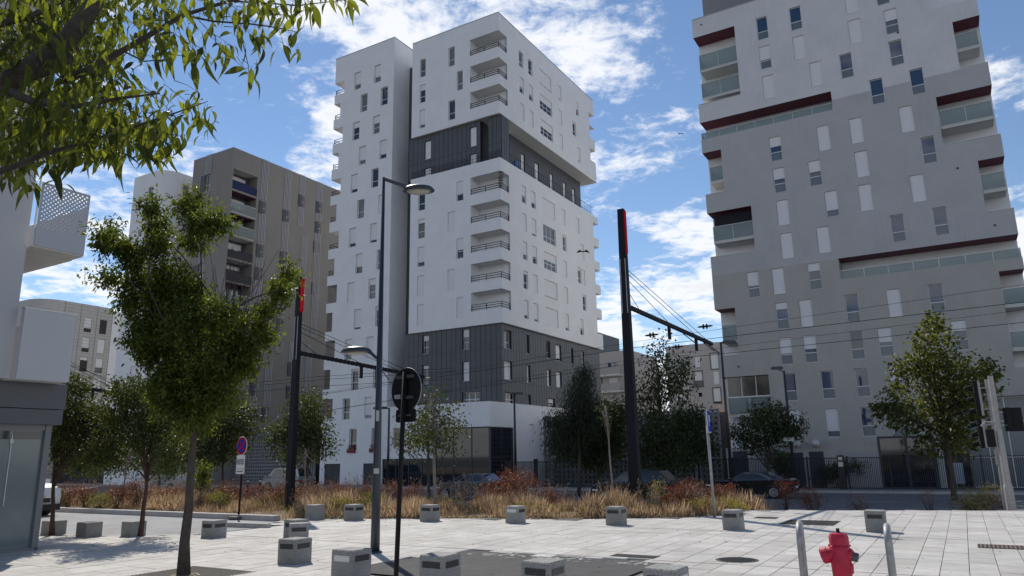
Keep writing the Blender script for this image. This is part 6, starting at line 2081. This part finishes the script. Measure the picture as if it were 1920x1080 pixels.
def car(label, pos, rz, paint, prof, roof, Wd=1.8, wheels=(.8, 3.55), wr=.33, tail=(.3, .01, .02), head=(.75, .75, .72), group=None, chrome=False, extra=None):
    """prof: lower body outline (x,z) front to back; roof: greenhouse outline; x runs from nose to tail"""
    t = thing('parked_car', label, 'car', pos, rz)
    pm = paint
    W2 = Wd / 2
    b = MB()
    lo = prof
    n = len(lo)
    secs = ((-W2 + .10, .90, .03), (-W2, 1.0, 0), (W2, 1.0, 0), (W2 - .10, .90, .03))
    xm = sum(p[0] for p in lo) / n

    def sec(y, s, dz): return [((x - xm) * (1 if s == 1 else .985) + xm, y, z + (dz if z > .5 else 0) - (.0)) for x, z in lo]
    S = [sec(-W2 + .09, .9, .035), sec(-W2, 1, 0), sec(W2, 1, 0), sec(W2 - .09, .9, .035)]
    S[0] = [(x, y, z + .0 if z < .5 else z + .03) for x, y, z in S[0]]; S[3] = [(x, y, z if z < .5 else z + .03) for x, y, z in S[3]]
    # side walls, then a gently domed top between them
    for a in range(n):
        c = (a + 1) % n
        b.quad(S[1][a], S[1][c], S[0][c], S[0][a]); b.quad(S[0][a], S[0][c], S[3][c], S[3][a]); b.quad(S[3][a], S[3][c], S[2][c], S[2][a])
    b.poly(S[1]); b.poly(list(reversed(S[2])))
    b.build('body', pm, t, smooth=False)
    g = MB()
    rin = W2 - .24
    base_in = W2 - .07
    zb = min(z for _, z in roof); zt = max(z for _, z in roof)

    def yy(z): return base_in + (rin - base_in) * (z - zb) / (zt - zb)
    R0 = [(x, -yy(z), z) for x, z in roof]; R1 = [(x, yy(z), z) for x, z in roof]
    k = len(roof)
    for a in range(k - 1): g.quad(R0[a], R0[a + 1], R1[a + 1], R1[a])
    g.poly(R0); g.poly(list(reversed(R1)))
    g.build('cabin', pm, t)
    # glazing: windscreen, rear window, side windows a few millimetres proud
    tops = [p for p in roof if p[1] > zt - .12]
    xf, xr = min(p[0] for p in tops), max(p[0] for p in tops)
    f0, r0 = roof[0], roof[-1]

    def pan(q, name):
        m = MB(); m.quad(*q); m.build(name, CGL, t)
    nrm = .006
    e = .1
    ft, rt_ = [p for p in roof if p[0] == xf][0], [p for p in roof if p[0] == xr][0]

    def lerp(p, q, f): return (p[0] + (q[0] - p[0]) * f, p[1] + (q[1] - p[1]) * f)
    for (p, q, nm, sg) in ((f0, ft, 'windscreen', -1), (r0, rt_, 'rear_window', 1)):
        a, c = lerp(p, q, .10), lerp(p, q, .93)
        off = .008
        pan([(a[0] + sg * off, -yy(a[1]) + e, a[1] + off), (a[0] + sg * off, yy(a[1]) - e, a[1] + off), (c[0] + sg * off, yy(c[1]) - e, c[1] + off), (c[0] + sg * off, -yy(c[1]) + e, c[1] + off)], nm)
    zlo, zhi = zb + .05, zt - .09
    xs = [lerp(f0, ft, .2)[0] + .08, 0, 0, lerp(r0, rt_, .25)[0] - .12]
    xs_t = [ft[0] + .16, 0, 0, rt_[0] - .22]
    mid = (xs_t[0] + xs_t[3]) / 2 + .05
    for (xa, xb, ta, tb_) in ((xs[0], mid - .04, xs_t[0], mid - .04), (mid + .04, xs[3], mid + .04, xs_t[3])):
        for sg in (-1, 1):
            y0_, y1_ = (yy(zlo) + .006) * sg, (yy(zhi) + .006) * sg
            pan([(xa, y0_, zlo), (xb, y0_, zlo), (tb_, y1_, zhi), (ta, y1_, zhi)], 'side_window')
            if chrome:
                m = MB()
                for p, q in (((xa, y0_, zlo), (xb, y0_, zlo)), ((ta, y1_, zhi), (tb_, y1_, zhi))): m.beam(p, q, .02, .025)
                if xb == xs[3]: m.beam((xb, y0_, zlo), (tb_, y1_, zhi), .02, .03)
                m.build('chrome_strip', CHR, t)
    for x in wheels:
        for sg in (-1, 1):
            m = MB(); m.lathe([(wr * .62, -.10), (wr * .97, -.10), (wr, -.06), (wr, .06), (wr * .97, .10), (wr * .62, .10)], 24, (x, sg * (W2 - .08), wr), axis=(0, sg, 0)); w = m.build('wheel', TYRE, t)
            m = MB(); m.lathe([(wr * .70, .100), (wr * .66, .108), (wr * .60, .10)], 24, (x, sg * (W2 - .08), wr), axis=(0, sg, 0))
            for q in range(9):
                a = 2 * math.pi * q / 9
                m.beam((x, sg * (W2 + .03), wr), (x + math.cos(a) * wr * .64, sg * (W2 + .028), wr + math.sin(a) * wr * .64), .02, .03)
            m.build('rim', RIM, w)
            m = MB()
            for q in range(13):
                a0 = math.pi * q / 12; a1 = math.pi * (q + 1) / 12
                if q < 12: m.quad((x + math.cos(a0) * (wr + .02), sg * (W2 + .004), wr + math.sin(a0) * (wr + .02)), (x + math.cos(a1) * (wr + .02), sg * (W2 + .004), wr + math.sin(a1) * (wr + .02)), (x + math.cos(a1) * (wr + .075), sg * (W2 + .004), wr + math.sin(a1) * (wr + .075)), (x + math.cos(a0) * (wr + .075), sg * (W2 + .004), wr + math.sin(a0) * (wr + .075)))
            m.build('wheel_arch', mat('arch_plastic', (.02, .02, .021), .7), t)
    x0 = min(p[0] for p in lo); x1 = max(p[0] for p in lo)
    zf = .68; 
    for sg in (-1, 1):
        m = MB(); m.box(x0 - .008, x0 + .3, sg * (W2 - .36) - .16, sg * (W2 - .36) + .16, zf - .07, zf + .05); m.box(x0 + .1, x0 + .42, sg * (W2 - .004) - .012, sg * (W2 - .004) + .012, zf - .02, zf + .06); m.build('headlight', mat('headlight_glass', head, .1), t)
        m = MB(); m.box(x1 - .2, x1 + .008, sg * (W2 - .2) - .16, sg * (W2 - .2) + .16, .74, .88); m.box(x1 - .45, x1 - .05, sg * (W2 - .002) - .012, sg * (W2 - .002) + .012, .76, .90); m.build('tail_light', mat('tail_light_glass', tail, .15), t)
        m = MB(); m.box(ft[0] - .62, ft[0] - .42, sg * (W2 + .10) - .08, sg * (W2 + .10) + .08, zb + .02, zb + .16); m.build('mirror', pm, t)
    m = MB(); m.box(x0 - .014, x0 + .5, -W2 - .004, W2 + .004, .20, .40); m.build('bumper', mat('arch_plastic', (.02, .02, .021), .7), t)
    m = MB(); m.box(x0 - .012, x0 + .05, -.55, .55, .46, .60); m.build('grille', mat('grille_black', (.012, .012, .012), .5), t)
    m = MB(); m.box(x1 - .02, x1 + .014, -.26, .26, .55, .66); m.build('number_plate', mat('plate_white', (.6, .6, .58), .5), t)
    for x in (mid,):
        m = MB()
        for sg in (-1, 1): m.box(x - .006, x + .006, sg * (W2 + .001) - .004, sg * (W2 + .001) + .004, .32, zb - .02); m.box(x - .25, x - .1, sg * (W2 + .004) - .015, sg * (W2 + .004) + .015, zb - .14, zb - .11)
        m.build('door_seam', mat('seam_black', (.01, .01, .01), .6), t)
    return t


SEDP = [(.05, .35), (0, .55), (.06, .72), (.45, .84), (1.35, .93), (3.55, .98), (4.55, .99), (4.78, .90), (4.82, .60), (4.72, .34), (4.3, .22), (.4, .22)]
SEDR = [(1.25, .92), (2.05, 1.37), (2.5, 1.44), (3.2, 1.43), (4.15, .985)]
HATP = [(.05, .35), (0, .58), (.08, .78), (.6, .92), (1.15, .98), (3.6, 1.02), (4.05, .98), (4.10, .60), (4.0, .32), (3.7, .22), (.4, .22)]
HATR = [(1.0, .96), (1.75, 1.42), (2.2, 1.50), (3.3, 1.48), (3.95, 1.02)]
SUVP = [(.05, .40), (0, .65), (.08, .88), (.5, 1.0), (1.2, 1.06), (4.0, 1.10), (4.35, 1.05), (4.4, .66), (4.3, .38), (3.9, .28), (.4, .28)]
SUVR = [(1.05, 1.05), (1.75, 1.58), (2.1, 1.66), (3.7, 1.64), (4.25, 1.10)]
PB = mat('car_paint_black', (.004, .005, .009), .18, spec=.6, coat=.8)
PG = mat('car_paint_grey', (.075, .075, .08), .3, metal=.4, coat=.6)
PD = mat('car_paint_dark_blue', (.014, .018, .028), .28, metal=.3, coat=.6)
PW = mat('car_paint_white', (.72, .72, .72), .25, coat=.6)
PS = mat('car_paint_silver', (.26, .265, .27), .3, metal=.5, coat=.5)


def carpos(x, y): return G(x, y, -.8)


car('black sedan with chrome window trim parked before the grey tower fence', carpos(-12.85, 43.6), GR, PB, SEDP, SEDR, 1.84, (.85, 3.75), .335, chrome=True)
car('dark grey hatchback seen from its rear side in front of the glazed podium', carpos(-28.0, 38.3), GR, PG, HATP, HATR, 1.8, (.8, 3.35), .33)
car('dark blue sport utility car half behind the tall right mast', carpos(-17.0, 37.2), GR, PD, SUVP, SUVR, 1.85, (.85, 3.55), .36, head=(.35, .37, .4))
wc = gp(99, 972)
wcx, wcy = toG(wc)
car('white car nosing out from behind the glazed corner on the left', G(wcx - 1.5, wcy + .1, -.03), GR + R(180), PW, SUVP, SUVR, 1.78, (.8, 3.4), .33, head=(.06, .065, .075))
car('silver van roof seen above the dry grass left of the street tree trunk', carpos(-50.6, 44.5), GR, PS, SUVP, [(.6, 1.05), (1.2, 1.75), (1.6, 1.85), (3.9, 1.85), (4.3, 1.1)], 1.85, (.85, 3.55), .34)
car('silver car roof low above the dry grass on the far left', carpos(-60.6, 42.5), GR, PS, HATP, HATR, 1.8, (.8, 3.35), .33)
for px, D, lab in ((465, 44, 'short dark bollard before the pierced wall, left one'), (488, 44, 'short dark bollard before the pierced wall, right one')):
    p_ = dp(px, 900, D); p_.z = -.75
    t = thing('bollard', lab, 'bollard', p_, 0)
    b = MB(); b.lathe([(.06, 0), (.06, 1.35), (.045, 1.4)], 10); b.build('post', BLACK, t); b = MB(); b.lathe([(.062, 1.22), (.062, 1.32)], 10); b.build('white_band', WHT, t)
tot = [o for o in t.children]
# tall pale banner sign among the trees on the far left
p_ = dp(272, 900, 32); p_.z = -.4
t = thing('banner_sign', 'narrow white banner sign behind the thin leaning trunk', 'sign', p_, GR)
b = MB(); b.box(-.2, .2, -.03, .0, .5, 3.4); b.build('panel', WHT, t); b = MB(); b.box(-.25, -.2, -.04, .02, 0, 3.5); b.build('post', GALV, t)
# open palisade by the white car
p_ = dp(105, 900, 33)
gx0, gy0_ = toG(p_)
t = thing('picket_fence', 'short leaning white picket fence behind the white car', 'fence', G(gx0, gy0_, -.75), GR)
for k in range(9):
    b = MB(); b.beam((k * .18, 0, 0), (k * .18 - .12, 0, 1.25), .06, .03); b.build('picket', WHT, t)
